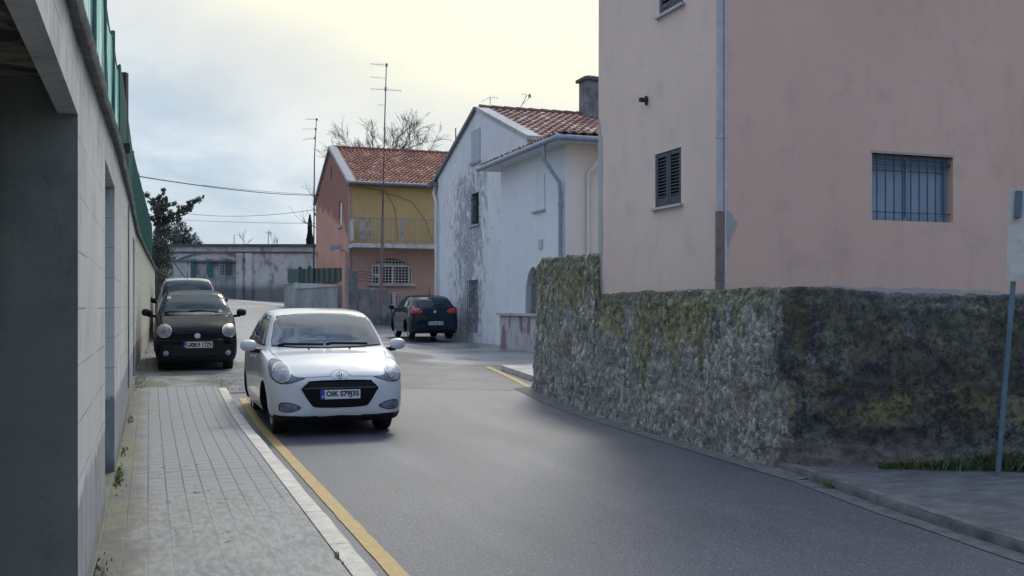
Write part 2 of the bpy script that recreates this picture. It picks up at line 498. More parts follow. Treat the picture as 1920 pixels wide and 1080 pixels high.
def mat_block_wall():
    m, c = plaster("painted_blocks", (0.44, 0.44, 0.435), (0.28, 0.29, 0.29), (0.53, 0.53, 0.52), streak=0.45)
    p = m.pos(); x = m.sep(p)
    v = m.comb(m.math('ADD', x[1], m.math('MULTIPLY', m.noise(p, 2, 3), 0.02)), m.math('ADD', x[2], m.math('MULTIPLY', m.noise(p, 1.1, 3), 0.02)))
    bc, bf = m.brick(v, 0.62, 0.25, 0.005, 0.5)
    js = m.mr(m.noise(p, 0.9, 4, 0.6), 0.38, 0.6)
    jf = m.math('MULTIPLY', bf, js)
    c = m.mix(m.math('MULTIPLY', jf, 0.75), c, (0.12, 0.12, 0.115))
    # flaking paint under the coping
    hi = m.math('ADD', x[2], m.math('MULTIPLY', m.noise(m.scaled(p, (3, 3, 0.7)), 3, 6, 0.7), 1.1))
    fl = m.mr(hi, 2.75, 3.15); fl2 = m.mr(m.noise(m.scaled(p, (5, 5, 1)), 3, 6, 0.75), 0.44, 0.56)
    c = m.mix(m.math('MULTIPLY', m.math('MULTIPLY', fl, fl2), 0.75), c, (0.24, 0.28, 0.28))
    # grey cement dado with a broken upper edge
    dz = m.math('ADD', m.math('SUBTRACT', x[2], m.math('MULTIPLY', x[1], 0.012)), m.math('MULTIPLY', m.math('SUBTRACT', m.noise(m.scaled(p, (1, 2.2, 1)), 2.6, 6, 0.7), 0.5), 0.34))
    dado = m.mr(dz, 0.64, 0.60)
    dn = m.noise(m.scaled(p, (2.4, 2.4, 1.0)), 2, 7, 0.7)
    c = m.mix(dado, c, m.mix(m.mr(dn, 0.35, 0.65), (0.19, 0.20, 0.21), (0.30, 0.31, 0.32)))
    lip = m.math('MULTIPLY', m.mr(dz, 0.585, 0.61), m.mr(dz, 0.66, 0.625))
    c = m.mix(m.math('MULTIPLY', lip, 0.6), c, (0.58, 0.58, 0.57))
    gz = m.mr(m.math('ADD', m.math('SUBTRACT', x[2], m.math('MULTIPLY', x[1], 0.012)), m.math('MULTIPLY', m.noise(p, 4, 5), 0.25)), 0.32, 0.12)
    c = m.mix(m.math('MULTIPLY', gz, 0.7), c, (0.10, 0.105, 0.075))
    # yellowish damp at the far end
    c = m.mix(m.math('MULTIPLY', m.mr(x[1], 19.0, 22.0), 0.45), c, (0.40, 0.39, 0.22))
    h = m.math('SUBTRACT', m.math('MULTIPLY', m.noise(p, 20, 5, 0.65), 0.5), m.math('ADD', jf, m.math('MULTIPLY', dado, 0.8)))
    m.set(color=c, normal=m.bump(h, 0.4, 0.012))
    return m.mat
def mat_pier():
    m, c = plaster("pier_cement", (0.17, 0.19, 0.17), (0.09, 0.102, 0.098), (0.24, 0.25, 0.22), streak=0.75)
    p = m.pos()
    c = m.mix(m.mr(m.noise(p, 1.9, 5, 0.6, 0.3), 0.58, 0.63, 0, 0.7), c, (0.20, 0.175, 0.13))
    ck = m.noise(m.scaled(p, (1, 1, 0.7)), 1.3, 7, 0.6, 1.2)
    c = m.mix(m.mr(m.math('ABSOLUTE', m.math('SUBTRACT', ck, 0.44)), 0.003, 0.0, 0, 0.3), c, (0.03, 0.035, 0.035))
    m.set(color=c); return m.mat
def mat_ceiling():
    m = Mat("crumbling_soffit"); p = m.pos()
    n = m.noise(m.scaled(p, (1, 2.2, 1)), 2.2, 7, 0.7, 0.8)
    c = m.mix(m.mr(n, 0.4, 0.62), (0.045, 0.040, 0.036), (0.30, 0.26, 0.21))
    m.set(color=c, rough=0.95, normal=m.bump(n, 0.8, 0.08)); return m.mat
def mat_stone():
    """rough stone wall: cement over rubble, moss drips from the top, dark lichen round the corner"""
    m = Mat("mossy_rubble"); p = m.pos(); x = m.sep(p); a = m.sep(m.attr("mask"))
    big = m.noise(p, 1.1, 6, 0.65, 0.5); mid = m.noise(p, 5.5, 6, 0.7, 0.8); fine = m.noise(p, 26, 5, 0.7)
    wq = m.N.new("ShaderNodeVectorMath"); wq.operation = 'MULTIPLY_ADD'; m.L.new(m.noise(p, 4.5, 5, 0.65, 0.3, out=1), wq.inputs[0]); wq.inputs[1].default_value = (.16, .16, .22); m.L.new(m.scaled(p, (1, 1, .6)), wq.inputs[2])
    wp = wq.outputs[0]
    e1 = m.voro(wp, 7.5, 'DISTANCE_TO_EDGE'); e2 = m.voro(wp, 19, 'DISTANCE_TO_EDGE'); k1 = m.sep(m.voro(wp, 7.5, out="Color"))[0]; k2 = m.sep(m.voro(wp, 19, out="Color"))[0]
    tone = m.math('ADD', m.math('MULTIPLY', k2, 0.55), m.math('ADD', m.math('MULTIPLY', k1, 0.25), m.math('MULTIPLY', m.math('SUBTRACT', mid, 0.5), 1.1)))
    c = m.mix(m.mr(tone, 0.05, 0.85), (0.15, 0.150, 0.135), (0.60, 0.59, 0.51))
    c = m.mix(m.mr(e2, 0.085, 0.0, 0, 0.7), c, (0.055, 0.058, 0.058))
    c = m.mix(m.mr(e1, 0.07, 0.0, 0, 0.8), c, (0.035, 0.037, 0.037))
    c = m.mix(m.mr(big, 0.38, 0.62, 0.0, 0.55), c, (0.27, 0.265, 0.25))
    warm = m.mr(m.noise(p, 1.7, 5, 0.6), 0.60, 0.70)
    c = m.mix(m.math('MULTIPLY', warm, 0.6), c, (0.20, 0.135, 0.085))
    c = m.mix(m.mr(fine, 0.52, 0.75, 0, 0.55), c, (0.06, 0.062, 0.06))
    # black lichen round the corner
    lich = m.noise(p, 2.3, 7, 0.72, 0.4)
    lt = m.math('ADD', lich, m.math('MULTIPLY', m.math('SUBTRACT', a[0], 1.0), 0.6))
    spots = m.mr(m.noise(p, 13, 6, 0.75), 0.42, 0.60)
    lm = m.math('MULTIPLY', m.mr(lt, 0.28, 0.40), m.math('SUBTRACT', 1.0, m.math('MULTIPLY', spots, 0.30)))
    c = m.mix(m.math('MULTIPLY', lm, m.mr(e2, 0.0, 0.25, 0.65, 1.0)), c, (0.024, 0.025, 0.030))
    damp = m.mr(m.noise(p, 0.9, 4, 0.6, 0.4), 0.46, 0.60)
    c = m.mix(m.math('MULTIPLY', m.math('MULTIPLY', damp, a[0]), 0.6), c, (0.022, 0.023, 0.025))
    # moss: thick on the crown of the wall, running down in tongues
    drip = m.noise(m.scaled(p, (1.5, 1.5, 0.42)), 1.5, 6, 0.62, 0.6)
    md = m.math('ADD', a[1], m.math('MULTIPLY', m.math('SUBTRACT', drip, 0.5), 2.7))
    md = m.math('ADD', md, m.math('MULTIPLY', m.math('SUBTRACT', mid, 0.5), 1.0))
    mossm = m.mr(md, 0.50, 0.86)
    mossm = m.math('MAXIMUM', mossm, m.mr(m.math('ADD', a[1], m.math('MULTIPLY', m.math('SUBTRACT', mid, 0.5), 0.22)), 0.86, 0.96))
    moss = m.mix(m.mr(m.noise(p, 9, 5), 0.35, 0.65), (0.062, 0.066, 0.020), (0.235, 0.225, 0.060))
    dk = m.mr(m.math('ADD', a[1], m.math('MULTIPLY', m.math('SUBTRACT', big, 0.5), 0.4)), 0.86, 0.99)
    moss = m.mix(m.math('MULTIPLY', dk, 0.8), moss, (0.028, 0.040, 0.014))
    mk = m.math('MULTIPLY', mossm, m.mr(m.noise(p, 16, 5, 0.7), 0.36, 0.56, 0.25, 1.0))
    c = m.mix(m.math('MULTIPLY', mk, m.mr(a[0], 0, 1, 0.9, 0.30)), c, moss)
    # ochre band at mid height round the corner
    oc = m.math('MULTIPLY', m.mr(m.math('ABSOLUTE', m.math('SUBTRACT', m.math('ADD', a[1], m.math('MULTIPLY', m.math('SUBTRACT', big, 0.5), 0.35)), 0.40)), 0.16, 0.04), a[0])
    oc = m.math('MULTIPLY', oc, m.mr(m.noise(p, 3.4, 6, 0.7), 0.42, 0.56))
    oc = m.math('MULTIPLY', oc, m.mr(m.noise(p, 15, 5, 0.75), 0.40, 0.55))
    c = m.mix(m.math('MULTIPLY', oc, 0.8), c, (0.20, 0.18, 0.065))
    low = m.math('MULTIPLY', m.mr(m.math('ADD', a[1], m.math('MULTIPLY', m.math('SUBTRACT', mid, 0.5), 0.3)), 0.26, 0.12), a[0])
    c = m.mix(m.math('MULTIPLY', low, 0.6), c, (0.21, 0.185, 0.145))
    h = m.math('ADD', m.math('MULTIPLY', m.math('MINIMUM', e1, .25), 2.2), m.math('ADD', m.math('MULTIPLY', m.math('MINIMUM', e2, .3), 1.6), m.math('ADD', m.math('MULTIPLY', k2, .5), m.math('MULTIPLY', fine, 0.5))))
    m.set(color=c, rough=0.95, normal=m.bump(h, 0.6, 0.03))
    return m.mat
def mat_white_house():
    m, c = plaster("whitewash", (0.60, 0.605, 0.61), (0.44, 0.45, 0.46), (0.67, 0.67, 0.67), streak=0.25)
    p = m.pos(); x = m.sep(p)
    # mildew: heaviest below the loft hatch and round the slit window
    n = m.noise(m.scaled(p, (1, 1.0, 0.6)), 3.6, 9, 0.74, 0.7); bl = m.noise(p, 0.55, 4, 0.6)
    col = m.mr(m.math('ABSOLUTE', m.math('SUBTRACT', x[1], 31.8)), 3.0, 0.1)
    zz = m.math('MULTIPLY', m.mr(x[2], 6.4, 5.6), m.mr(x[2], 0.2, 1.6, 0.45, 1.0))
    thr = m.math('ADD', m.math('ADD', n, m.math('MULTIPLY', m.math('MULTIPLY', col, zz), 0.19)), m.math('MULTIPLY', m.math('SUBTRACT', bl, 0.5), 0.26))
    k = m.mr(thr, 0.57, 0.69)
    c = m.mix(m.math('MULTIPLY', k, 0.8), c, m.mix(m.mr(m.noise(p, 10, 5), 0.4, 0.6), (0.12, 0.13, 0.145), (0.33, 0.34, 0.35)))
    # black run-off under the rake
    m.set(color=c); return m.mat
def mat_rake():
    m, c = plaster("rake_cement", (0.34, 0.345, 0.345), (0.12, 0.125, 0.13), (0.42, 0.42, 0.41), streak=0.5)
    m.set(color=c); return m.mat
def mat_gable():
    m, c = plaster("terracotta_render", (0.46, 0.235, 0.165), (0.33, 0.17, 0.125), (0.52, 0.28, 0.20), streak=0.55)
    p = m.pos(); x = m.sep(p)
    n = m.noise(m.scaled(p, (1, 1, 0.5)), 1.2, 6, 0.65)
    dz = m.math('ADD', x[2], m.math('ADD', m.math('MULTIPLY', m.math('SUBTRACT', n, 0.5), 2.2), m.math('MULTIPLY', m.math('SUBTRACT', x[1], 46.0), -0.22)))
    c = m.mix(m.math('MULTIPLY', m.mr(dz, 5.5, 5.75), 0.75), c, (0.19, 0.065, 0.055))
    m.set(color=c); return m.mat
def mat_tiles(name, a, b, pale):
    m = Mat(name); p = m.pos(); t = m.sep(m.attr("tint"))
    c = m.mix(t[0], a, b)
    c = m.mix(m.mr(t[1], 0.72, 0.95, 0, 0.75), c, pale)
    c = m.mix(m.mr(m.noise(p, 1.2, 6, 0.7), 0.5, 0.7, 0, 0.55), c, (0.06, 0.045, 0.045))
    c = m.mix(m.mr(m.noise(p, 9, 5, 0.7), 0.52, 0.7, 0, 0.5), c, (0.13, 0.10, 0.09))
    m.set(color=c, rough=0.85, normal=m.bump(m.noise(p, 20, 4), 0.3, 0.01)); return m.mat
def mat_far_wall():
    m, c = plaster("old_boundary_render", (0.44, 0.42, 0.39), (0.24, 0.23, 0.215), (0.56, 0.54, 0.50), streak=0.75)
    p = m.pos(); x = m.sep(p)
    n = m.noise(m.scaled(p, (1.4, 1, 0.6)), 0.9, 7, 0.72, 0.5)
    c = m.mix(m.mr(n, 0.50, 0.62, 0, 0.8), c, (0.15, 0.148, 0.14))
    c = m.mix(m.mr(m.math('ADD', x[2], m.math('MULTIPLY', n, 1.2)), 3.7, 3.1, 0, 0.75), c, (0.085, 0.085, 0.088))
    m.set(color=c); return m.mat
def mat_net():
    m = Mat("green_netting"); p = m.pos(); x = m.sep(p)
    fold = m.noise(m.scaled(p, (1, 3.2, 0.22)), 2.2, 5, 0.65, 0.6)
    c = m.mix(m.mr(fold, 0.40, 0.58), (0.03, 0.28, 0.20), (0.30, 0.68, 0.54))
    far = m.mr(x[1], 9.0, 17.0)
    pale = m.mr(m.noise(m.scaled(p, (1, 4, 0.25)), 2.0, 5, 0.6), 0.42, 0.6)
    c = m.mix(m.math('MULTIPLY', m.math('ADD', m.math('MULTIPLY', pale, 0.5), 0.42), m.math('SUBTRACT', 1.0, m.math('MULTIPLY', far, 0.9))), c, (0.86, 0.95, 0.90))
    m.set(color=c, rough=0.6)
    tl = m.N.new("ShaderNodeBsdfTranslucent"); m.put(tl.inputs[0], c)
    ms = m.N.new("ShaderNodeMixShader"); ms.inputs[0].default_value = 0.72
    m.L.new(m.b.outputs[0], ms.inputs[1]); m.L.new(tl.outputs[0], ms.inputs[2])
    tp = m.N.new('ShaderNodeBsdfTransparent'); tp.inputs[0].default_value = (0.75, 0.95, 0.88, 1)
    m2 = m.N.new('ShaderNodeMixShader'); m.put(m2.inputs[0], m.mr(x[1], 8.0, 22.0, 0.66, 0.62)); m.L.new(ms.outputs[0], m2.inputs[1]); m.L.new(tp.outputs[0], m2.inputs[2])
    m.L.new(m2.outputs[0], m.N["Material Output"].inputs[0])
    m.set(normal=m.bump(fold, 0.7, 0.06))
    return m.mat
def mat_leaf(name, a, b):
    m = Mat(name); p = m.pos()
    t = m.sep(m.attr("tint"))
    c = m.mix(t[0], a, b)
    m.set(color=c, rough=0.65); return m.mat
def mat_glass(name, tint=(0.012, 0.018, 0.024), ior=1.9, rough=0.03):
    m = Mat(name); m.set(color=tint, rough=rough, ior=ior); return m.mat
def mat_paint(name, color, flake=0.0, rough=0.22, coat=1.0, dust=0.05, spec=0.3):
    m = Mat(name); p = m.obj()
    n = m.noise(p, 3, 5, 0.6)
    z = m.sep(p)[2]
    c = m.mix(m.mr(n, 0.3, 0.7), tuple(k * 0.96 for k in color), color)
    d = m.math('MULTIPLY', m.mr(z, 0.6, 0.2, 0, dust), m.mr(m.noise(p, 7, 6, 0.7), 0.35, 0.65))
    c = m.mix(d, c, (0.16, 0.145, 0.125))
    m.set(color=c, rough=rough, coat=coat, coatr=0.04, metal=flake, spec=spec)
    m.b.inputs['Specular Tint'].default_value = (0.62, 0.78, 1.0, 1) if max(color) < .1 else (1, 1, 1, 1)
    return m.mat

ASPHALT, PATCH, YARD, PAVING, KERB, LINE, EARTH, APRON = (mat_asphalt(), mat_patch(), mat_concrete_yard(), mat_sidewalk(),
    mat_kerb(), mat_line(), mat_ground(), mat_rough_apron())
BLOCKS, PIER, SOFFIT, STONE = mat_block_wall(), mat_pier(), mat_ceiling(), mat_stone()
COPING = plain("coping_cement", (0.15, 0.15, 0.148), 0.9, var=0.4, scale=7, bump=0.5)
WHITEW, RAKE, GABLE, FARWALL, NET = mat_white_house(), mat_rake(), mat_gable(), mat_far_wall(), mat_net()
_m, _c = plaster("pale_pink_render", (0.62, 0.485, 0.415), (0.50, 0.40, 0.36), (0.66, 0.52, 0.445), streak=0.4); _m.set(color=_c); PINKA = _m.mat
_m, _c = plaster("salmon_render", (0.62, 0.425, 0.325), (0.49, 0.345, 0.28), (0.66, 0.46, 0.355), streak=0.42); _m.set(color=_c); PINKB = _m.mat
_m, _c = plaster("bare_render", (0.35, 0.345, 0.335), (0.26, 0.26, 0.255), (0.41, 0.405, 0.39)); _m.set(color=_c); BARE = _m.mat
_m, _c = plaster("annex_white", (0.60, 0.61, 0.625), (0.50, 0.515, 0.54), (0.66, 0.665, 0.67), streak=0.2); _m.set(color=_c); ANNEXW = _m.mat
_m, _c = plaster("annex_cream", (0.64, 0.595, 0.54), (0.55, 0.515, 0.475), (0.68, 0.635, 0.575), streak=0.2); _m.set(color=_c); ANNEXC = _m.mat
_m, _c = plaster("plinth_render", (0.36, 0.335, 0.35), (0.22, 0.19, 0.21), (0.47, 0.45, 0.46), streak=0.5)
_p = _m.pos()
_c = _m.mix(_m.mr(_m.noise(_m.scaled(_p, (1, 1, 0.6)), 1.15, 5, 0.6), 0.52, 0.58, 0, 0.8), _c, (0.17, 0.075, 0.095)); _m.set(color=_c); PLINTH = _m.mat
_m, _c = plaster("ochre_render", (0.47, 0.325, 0.14), (0.37, 0.26, 0.12), (0.52, 0.36, 0.16), streak=0.2); _m.set(color=_c); OCHRE = _m.mat
_m, _c = plaster("rose_render", (0.40, 0.25, 0.205), (0.31, 0.20, 0.17), (0.45, 0.29, 0.24), streak=0.4); _m.set(color=_c); ROSE = _m.mat
_m, _c = plaster("garden_wall_render", (0.14, 0.14, 0.135), (0.055, 0.058, 0.055), (0.25, 0.25, 0.24), streak=0.6, bump=0.8)
_p = _m.pos(); _c = _m.mix(_m.mr(_m.noise(_p, 3.2, 7, 0.75, 0.7), 0.55, 0.64, 0, 0.7), _c, (0.33, 0.33, 0.32)); _m.set(color=_c); GARDENW = _m.mat
_m, _c = plaster("stained_cement", (0.20, 0.215, 0.205), (0.07, 0.085, 0.08), (0.30, 0.31, 0.30), streak=0.95); _m.set(color=_c); STAINED = _m.mat
TILE_A = mat_tiles("clay_tiles", (0.19, 0.070, 0.046), (0.32, 0.125, 0.080), (0.44, 0.27, 0.20))
TILE_B = mat_tiles("weathered_clay_tiles", (0.17, 0.085, 0.07), (0.29, 0.15, 0.12), (0.45, 0.36, 0.32))
TEAL = plain("dark_teal_paint", (0.014, 0.028, 0.044), 0.5, var=0.3)
TEALBAR = plain("teal_iron", (0.008, 0.060, 0.085), 0.5, var=0.3)
GALV = plain("pale_pipe", (0.42, 0.40, 0.41), 0.55, var=0.12)
BLUEPIPE = plain("grey_blue_zinc", (0.22, 0.27, 0.34), 0.45, 0.1, var=0.15)
BROWNPIPE = plain("brown_pipe", (0.17, 0.12, 0.11), 0.6, var=0.25)
WHITEPIPE = plain("white_pipe", (0.58, 0.57, 0.55), 0.5, var=0.1)
IRON = plain("rusty_iron", (0.055, 0.042, 0.036), 0.75, var=0.5)
STEEL = plain("dull_steel", (0.22, 0.23, 0.24), 0.45, 0.6, var=0.2)
GREEN = plain("green_paint", (0.012, 0.10, 0.075), 0.5, var=0.35)
DGREEN = plain("dark_green_sheet", (0.010, 0.040, 0.038), 0.6, var=0.4)
WHITE = plain("white_paint", (0.62, 0.63, 0.63), 0.5, var=0.1)
DARK = plain("dark_void", (0.010, 0.011, 0.013), 0.6, var=0.3)
BLIND = plain("blue_grey_blind", (0.26, 0.32, 0.40), 0.6, var=0.08)
BARK = plain("bark", (0.075, 0.06, 0.05), 0.9, var=0.35)
TWIG = plain("bare_twig", (0.10, 0.09, 0.095), 0.9, var=0.3)
CABLE = plain("black_cable", (0.02, 0.02, 0.024), 0.7)
PINE = mat_leaf("pine_needles", (0.010, 0.022, 0.014), (0.035, 0.060, 0.032))
LEAF = mat_leaf("evergreen_leaf", (0.025, 0.040, 0.026), (0.075, 0.095, 0.065))
SHRUB = mat_leaf("shrub_leaf", (0.030, 0.045, 0.018), (0.10, 0.12, 0.05))
CYP = mat_leaf("cypress_leaf", (0.006, 0.014, 0.012), (0.020, 0.035, 0.026))
WEED = mat_leaf("weed_leaf", (0.06, 0.095, 0.025), (0.17, 0.22, 0.06))
GRASS = mat_leaf("grass_blade", (0.018, 0.048, 0.014), (0.085, 0.12, 0.035))
DRYLEAF = mat_leaf("dead_leaf", (0.07, 0.055, 0.04), (0.17, 0.12, 0.08))
SIGNBACK = plain("weathered_sign_back", (0.50, 0.47, 0.405), 0.6, 0.0, var=0.16, scale=9)
SIGNPOLE = plain("blue_grey_post", (0.085, 0.145, 0.185), 0.5, var=0.2)

# ------------------------------------------------------------------ ground, road, paving
def sheet(name, pts, mat, kind=True):
    mb = MB(); mb.grid(pts); o = mb.build(name, mat, smooth=True)
    return struct(o) if kind else o
def frange(a, b, st):
    n = max(1, round((b - a) / st)); return [a + (b - a) * i / n for i in range(n + 1)]
os_ = [-1500, -400, -120, -40, -15] + frange(-8, 20, 0.8) + [30, 50, 120, 400, 1500]
ss_ = [-1200, -300, -80, -20] + frange(-8, 72, 0.8) + [90, 130, 250, 600, 1800]
sheet("ground", [[P(o, s, g(o, s) - 0.03) for o in os_] for s in ss_], EARTH)
# asphalt of the street up to the cross joint 16.6 m ahead, measured across the view as in the place
def split_s(o, dd):     # the joint runs square to the lane that joins from the right, i.e. at one depth
    return (dd - ST * o) / CT
J1, J2 = 16.55, 20.4
sheet("road", [[P(o, s0 + (split_s(o, J1) - s0) * t, g(o, s0 + (split_s(o, J1) - s0) * t)) for t in frange(0, 1, 0.025)] for s0 in (-9,) for o in frange(1.0, 9.0, 0.4)], ASPHALT)
sheet("road_patch", [[P(o, split_s(o, J1) + (split_s(o, J2) - split_s(o, J1)) * t, g(o, split_s(o, J1) + (split_s(o, J2) - split_s(o, J1)) * t) + 0.002) for t in frange(0, 1, 0.08)] for o in frange(0.4, 9.0, 0.4)], PATCH)
sheet("yard", [[P(o, split_s(o, J2) + (68 - split_s(o, J2)) * t, g(o, split_s(o, J2) + (68 - split_s(o, J2)) * t) + 0.004) for t in frange(0, 1, 0.012)] for o in frange(-6, 16, 0.45)], YARD)
def kz(s): return g(1, s) + 0.12
S_END = 16.15
mb = MB()
row = frange(-6, S_END, 0.4)
mb.grid([[P(o, s, kz(s)) for o in frange(-0.75, 0.975, 0.34)] for s in row])
mb.grid([[P(o, S_END + 0.002, z) for z in (kz(S_END) - 0.16, kz(S_END))] for o in (-0.75, 0.975)])
struct(mb.build("pavement", PAVING))
mb = MB()
rnd = random.Random(4)
def kerb_row(s):
    w = 0.004 * math.sin(s * 3.1) + 0.003 * math.sin(s * 9.7)
    z = kz(s) + 0.004
    return [P(0.978, s, z - .02), P(0.982, s, z), P(1.088 + w, s, z), P(1.106 + w, s, z - .008), P(1.118 + w, s, z - .026), P(1.124 + w, s, z - .15)]
mb.grid([kerb_row(s) for s in frange(-6, S_END - 0.25, 0.25)])
e = kerb_row(S_END - 0.25); mb.poly(e)
struct(mb.build("kerb", KERB, smooth=True, sharp=50))
def marking(name, fn, s0, s1, st=0.3):
    mb = MB(); mb.grid([[P(o, s, g(o, s) + 0.007) for o in fn(s)] for s in frange(s0, s1, st)]); return struct(mb.build(name, LINE))
def ragged(o0, o1):
    return lambda s: (o0 + 0.008 * mnoise.noise(Vector((s * 4, 1, 0))) + 0.004 * mnoise.noise(Vector((s * 17, 1, 0))),
                      (o0 + o1) / 2,
                      o1 + 0.008 * mnoise.noise(Vector((s * 4, 9, 0))) + 0.004 * mnoise.noise(Vector((s * 17, 5, 0))))
marking("road_marking", ragged(1.258, 1.362), -5, 15.6, 0.12)
mb = MB()
for t in frange(0, 1, 0.1):
    pass
def sm(px, py, d): return to_street(ray(px) * d, d)
la = [(6.0, 15.9), (6.1, 17.0), (6.24, 18.7), (6.28, 19.1)]
mb.grid([[P(lerp([(s, o) for o, s in la], s) + k, s, g(6, s) + 0.008) for k in (-0.06, 0.06)] for s in frange(15.6, 19.0, 0.2)])
struct(mb.build("road_marking", LINE))
# little raised kerb slab beside that line, running behind the stone wall
mb = MB()
for s in frange(15.9, 18.3, 0.6)[:-1]:
    mb.hexa([P(o, q, g(o, q) + z) for z in (-0.05, 0.10) for o, q in ((6.32, s), (8.8, s), (8.8, s + .59), (6.32, s + .59))])
struct(mb.build("kerb", KERB))
# broken concrete the black car stands on
sheet("parking_apron", [[P(o, s, g(o, s) + 0.010) for o in frange(-0.6, 1.65 , 0.25)] for s in frange(S_END, 33, 0.4)], APRON)
# narrow cement gutter at the foot of the stone wall
sheet("gutter", [[P(lerp(WALLO, s) - 0.24 + k, s, g(5.6, s) + (0.006 if k < .05 else 0.03)) for k in (0.0, 0.03, 0.36)] for WALLO in ([(7.6, 5.44), (15.8, 5.92)],) for s in frange(7.4, 15.8, 0.3)], plain("gutter_cement", (0.10, 0.105, 0.105), 0.85, var=0.35, scale=9, bump=0.5))
# right hand pavement, its kerb curving in to the wall corner
RK = [(-6, 4.75), (2, 4.86), (4.7, 4.98), (5.9, 5.12), (7.0, 5.30), (8.3, 5.50)]
mb = MB()
rows = frange(-6, 8.3, 0.25)
mb.grid([[P(lerp(RK, s) + 0.012 * mnoise.noise(Vector((s * 2.2, 0, 3))), s, z) for z in ()] + [P(lerp(RK, s) + k, s, 0.07 + 0.006 * mnoise.noise(Vector((s * 1.3, k * 3, 0)))) for k in (0.022, 0.5, 1.2, 3, 7)] for s in rows])
_pm = Mat("worn_side_paving"); _p = _pm.pos(); _x = _pm.sep(_p)
_n = _pm.noise(_pm.scaled(_p, (1.2, 2.4, 1)), 2.4, 7, 0.72)
_c = _pm.mix(_pm.mr(_n, 0.36, 0.66), (0.06, 0.064, 0.070), (0.115, 0.12, 0.125))
_bc, _bf = _pm.brick(_pm.comb(_x[0], _x[1]), 0.5, 0.25, 0.006)
_c = _pm.mix(_pm.math('MULTIPLY', _bf, _pm.mr(_pm.noise(_p, 1.4, 3), 0.4, 0.6, 0, 0.6)), _c, (0.03, 0.03, 0.032))
_pm.set(color=_c, rough=0.85, normal=_pm.bump(_pm.noise(_p, 25, 5), 0.5, 0.01))
struct(mb.build("pavement", _pm.mat, smooth=True, sharp=40))
mb = MB(); mb.grid([[P(lerp(RK, s) + 0.012 * mnoise.noise(Vector((s * 2.2, 0, 3))) + k, s, z) for k, z in ((0, -.03), (.004, .045), (.022, .068), (.10, .074))] for s in frange(-6, 8.3, 0.1)])
struct(mb.build("kerb", plain("dark_kerb", (0.085, 0.088, 0.092), 0.9, var=0.5, scale=5, bump=0.6), smooth=True, sharp=40))
sheet("gutter", [[P(lerp(RK, s) + k, s, 0.005) for k in (-0.17 + 0.02 * mnoise.noise(Vector((s, 4, 0))), -0.002)] for s in rows], plain("edge_cement", (0.085, 0.087, 0.09), 0.85, var=0.35, scale=9, bump=0.5))

# ------------------------------------------------------------------ helpers for buildings
def facade(mb, F, u0, u1, v0, v1, holes=(), depth=0.15):
    us = sorted({u0, u1, *[h[0] for h in holes], *[h[1] for h in holes]})
    vs = sorted({v0, v1, *[h[2] for h in holes], *[h[3] for h in holes]})
    for a, b in zip(us, us[1:]):
        for c, d in zip(vs, vs[1:]):
            mu, mv = (a + b) / 2, (c + d) / 2
            if any(h[0] < mu < h[1] and h[2] < mv < h[3] for h in holes): continue
            mb.poly([F(a, c, 0), F(b, c, 0), F(b, d, 0), F(a, d, 0)])
    for h in holes:
        a, b, c, d = h[:4]; dp = h[4] if len(h) > 4 else depth
        for q in (((a, c), (b, c)), ((b, c), (b, d)), ((b, d), (a, d)), ((a, d), (a, c))):
            mb.poly([F(*q[0], 0), F(*q[1], 0), F(*q[1], dp), F(*q[0], dp)])
def fbox(mb, F, u0, u1, v0, v1, d0, d1):
    mb.hexa([F(u, v, d) for d in (d0, d1) for u, v in ((u0, v0), (u1, v0), (u1, v1), (u0, v1))])
def fquad(mb, F, u0, u1, v0, v1, d):
    mb.poly([F(u0, v0, d), F(u1, v0, d), F(u1, v1, d), F(u0, v1, d)])
def tile_roof(mb, o, du, dv, nu, nv, colw=0.21, rowh=0.34, amp=0.045, seed=1):
    """barrel tiles: o = lower left corner, du along the eaves, dv up the slope"""
    rng = random.Random(seed); o, du, dv = Vector(o), Vector(du), Vector(dv)
    U, V = du.length, dv.length; du.normalize(); dv.normalize(); n = du.cross(dv).normalized()
    if n.z < 0: n = -n
    nc, nr = max(1, round(U / colw)), max(1, round(V / rowh)); cw, rh = U / nc, V / nr; K = 6
    for r in range(nr):
        jig = [(rng.uniform(-.012, .012), rng.uniform(-.02, .02)) for _ in range(nc)]
        for c in range(nc):
            t0 = (rng.random(), rng.random(), rng.random())
            pts = []
            for v, lift in ((r * rh - 0.03 + jig[c][1], 0.05), ((r + 1) * rh, 0.012)):
                rowp = []
                for k in range(K + 1):
                    u = (c + k / K) * cw
                    h = amp * (0.5 - 0.5 * math.cos(2 * math.pi * k / K)) ** 0.8
                    rowp.append(o + du * (u + (jig[c][0] if 0 < k < K else 0)) + dv * v + n * (h + lift))
                pts.append(rowp)
            mb.tv = t0; mb.grid(pts)
            # the thick lower edge of the tile
            mb.grid([[p - n * 0.035 for p in pts[0]], pts[0]])
    mb.tv = None

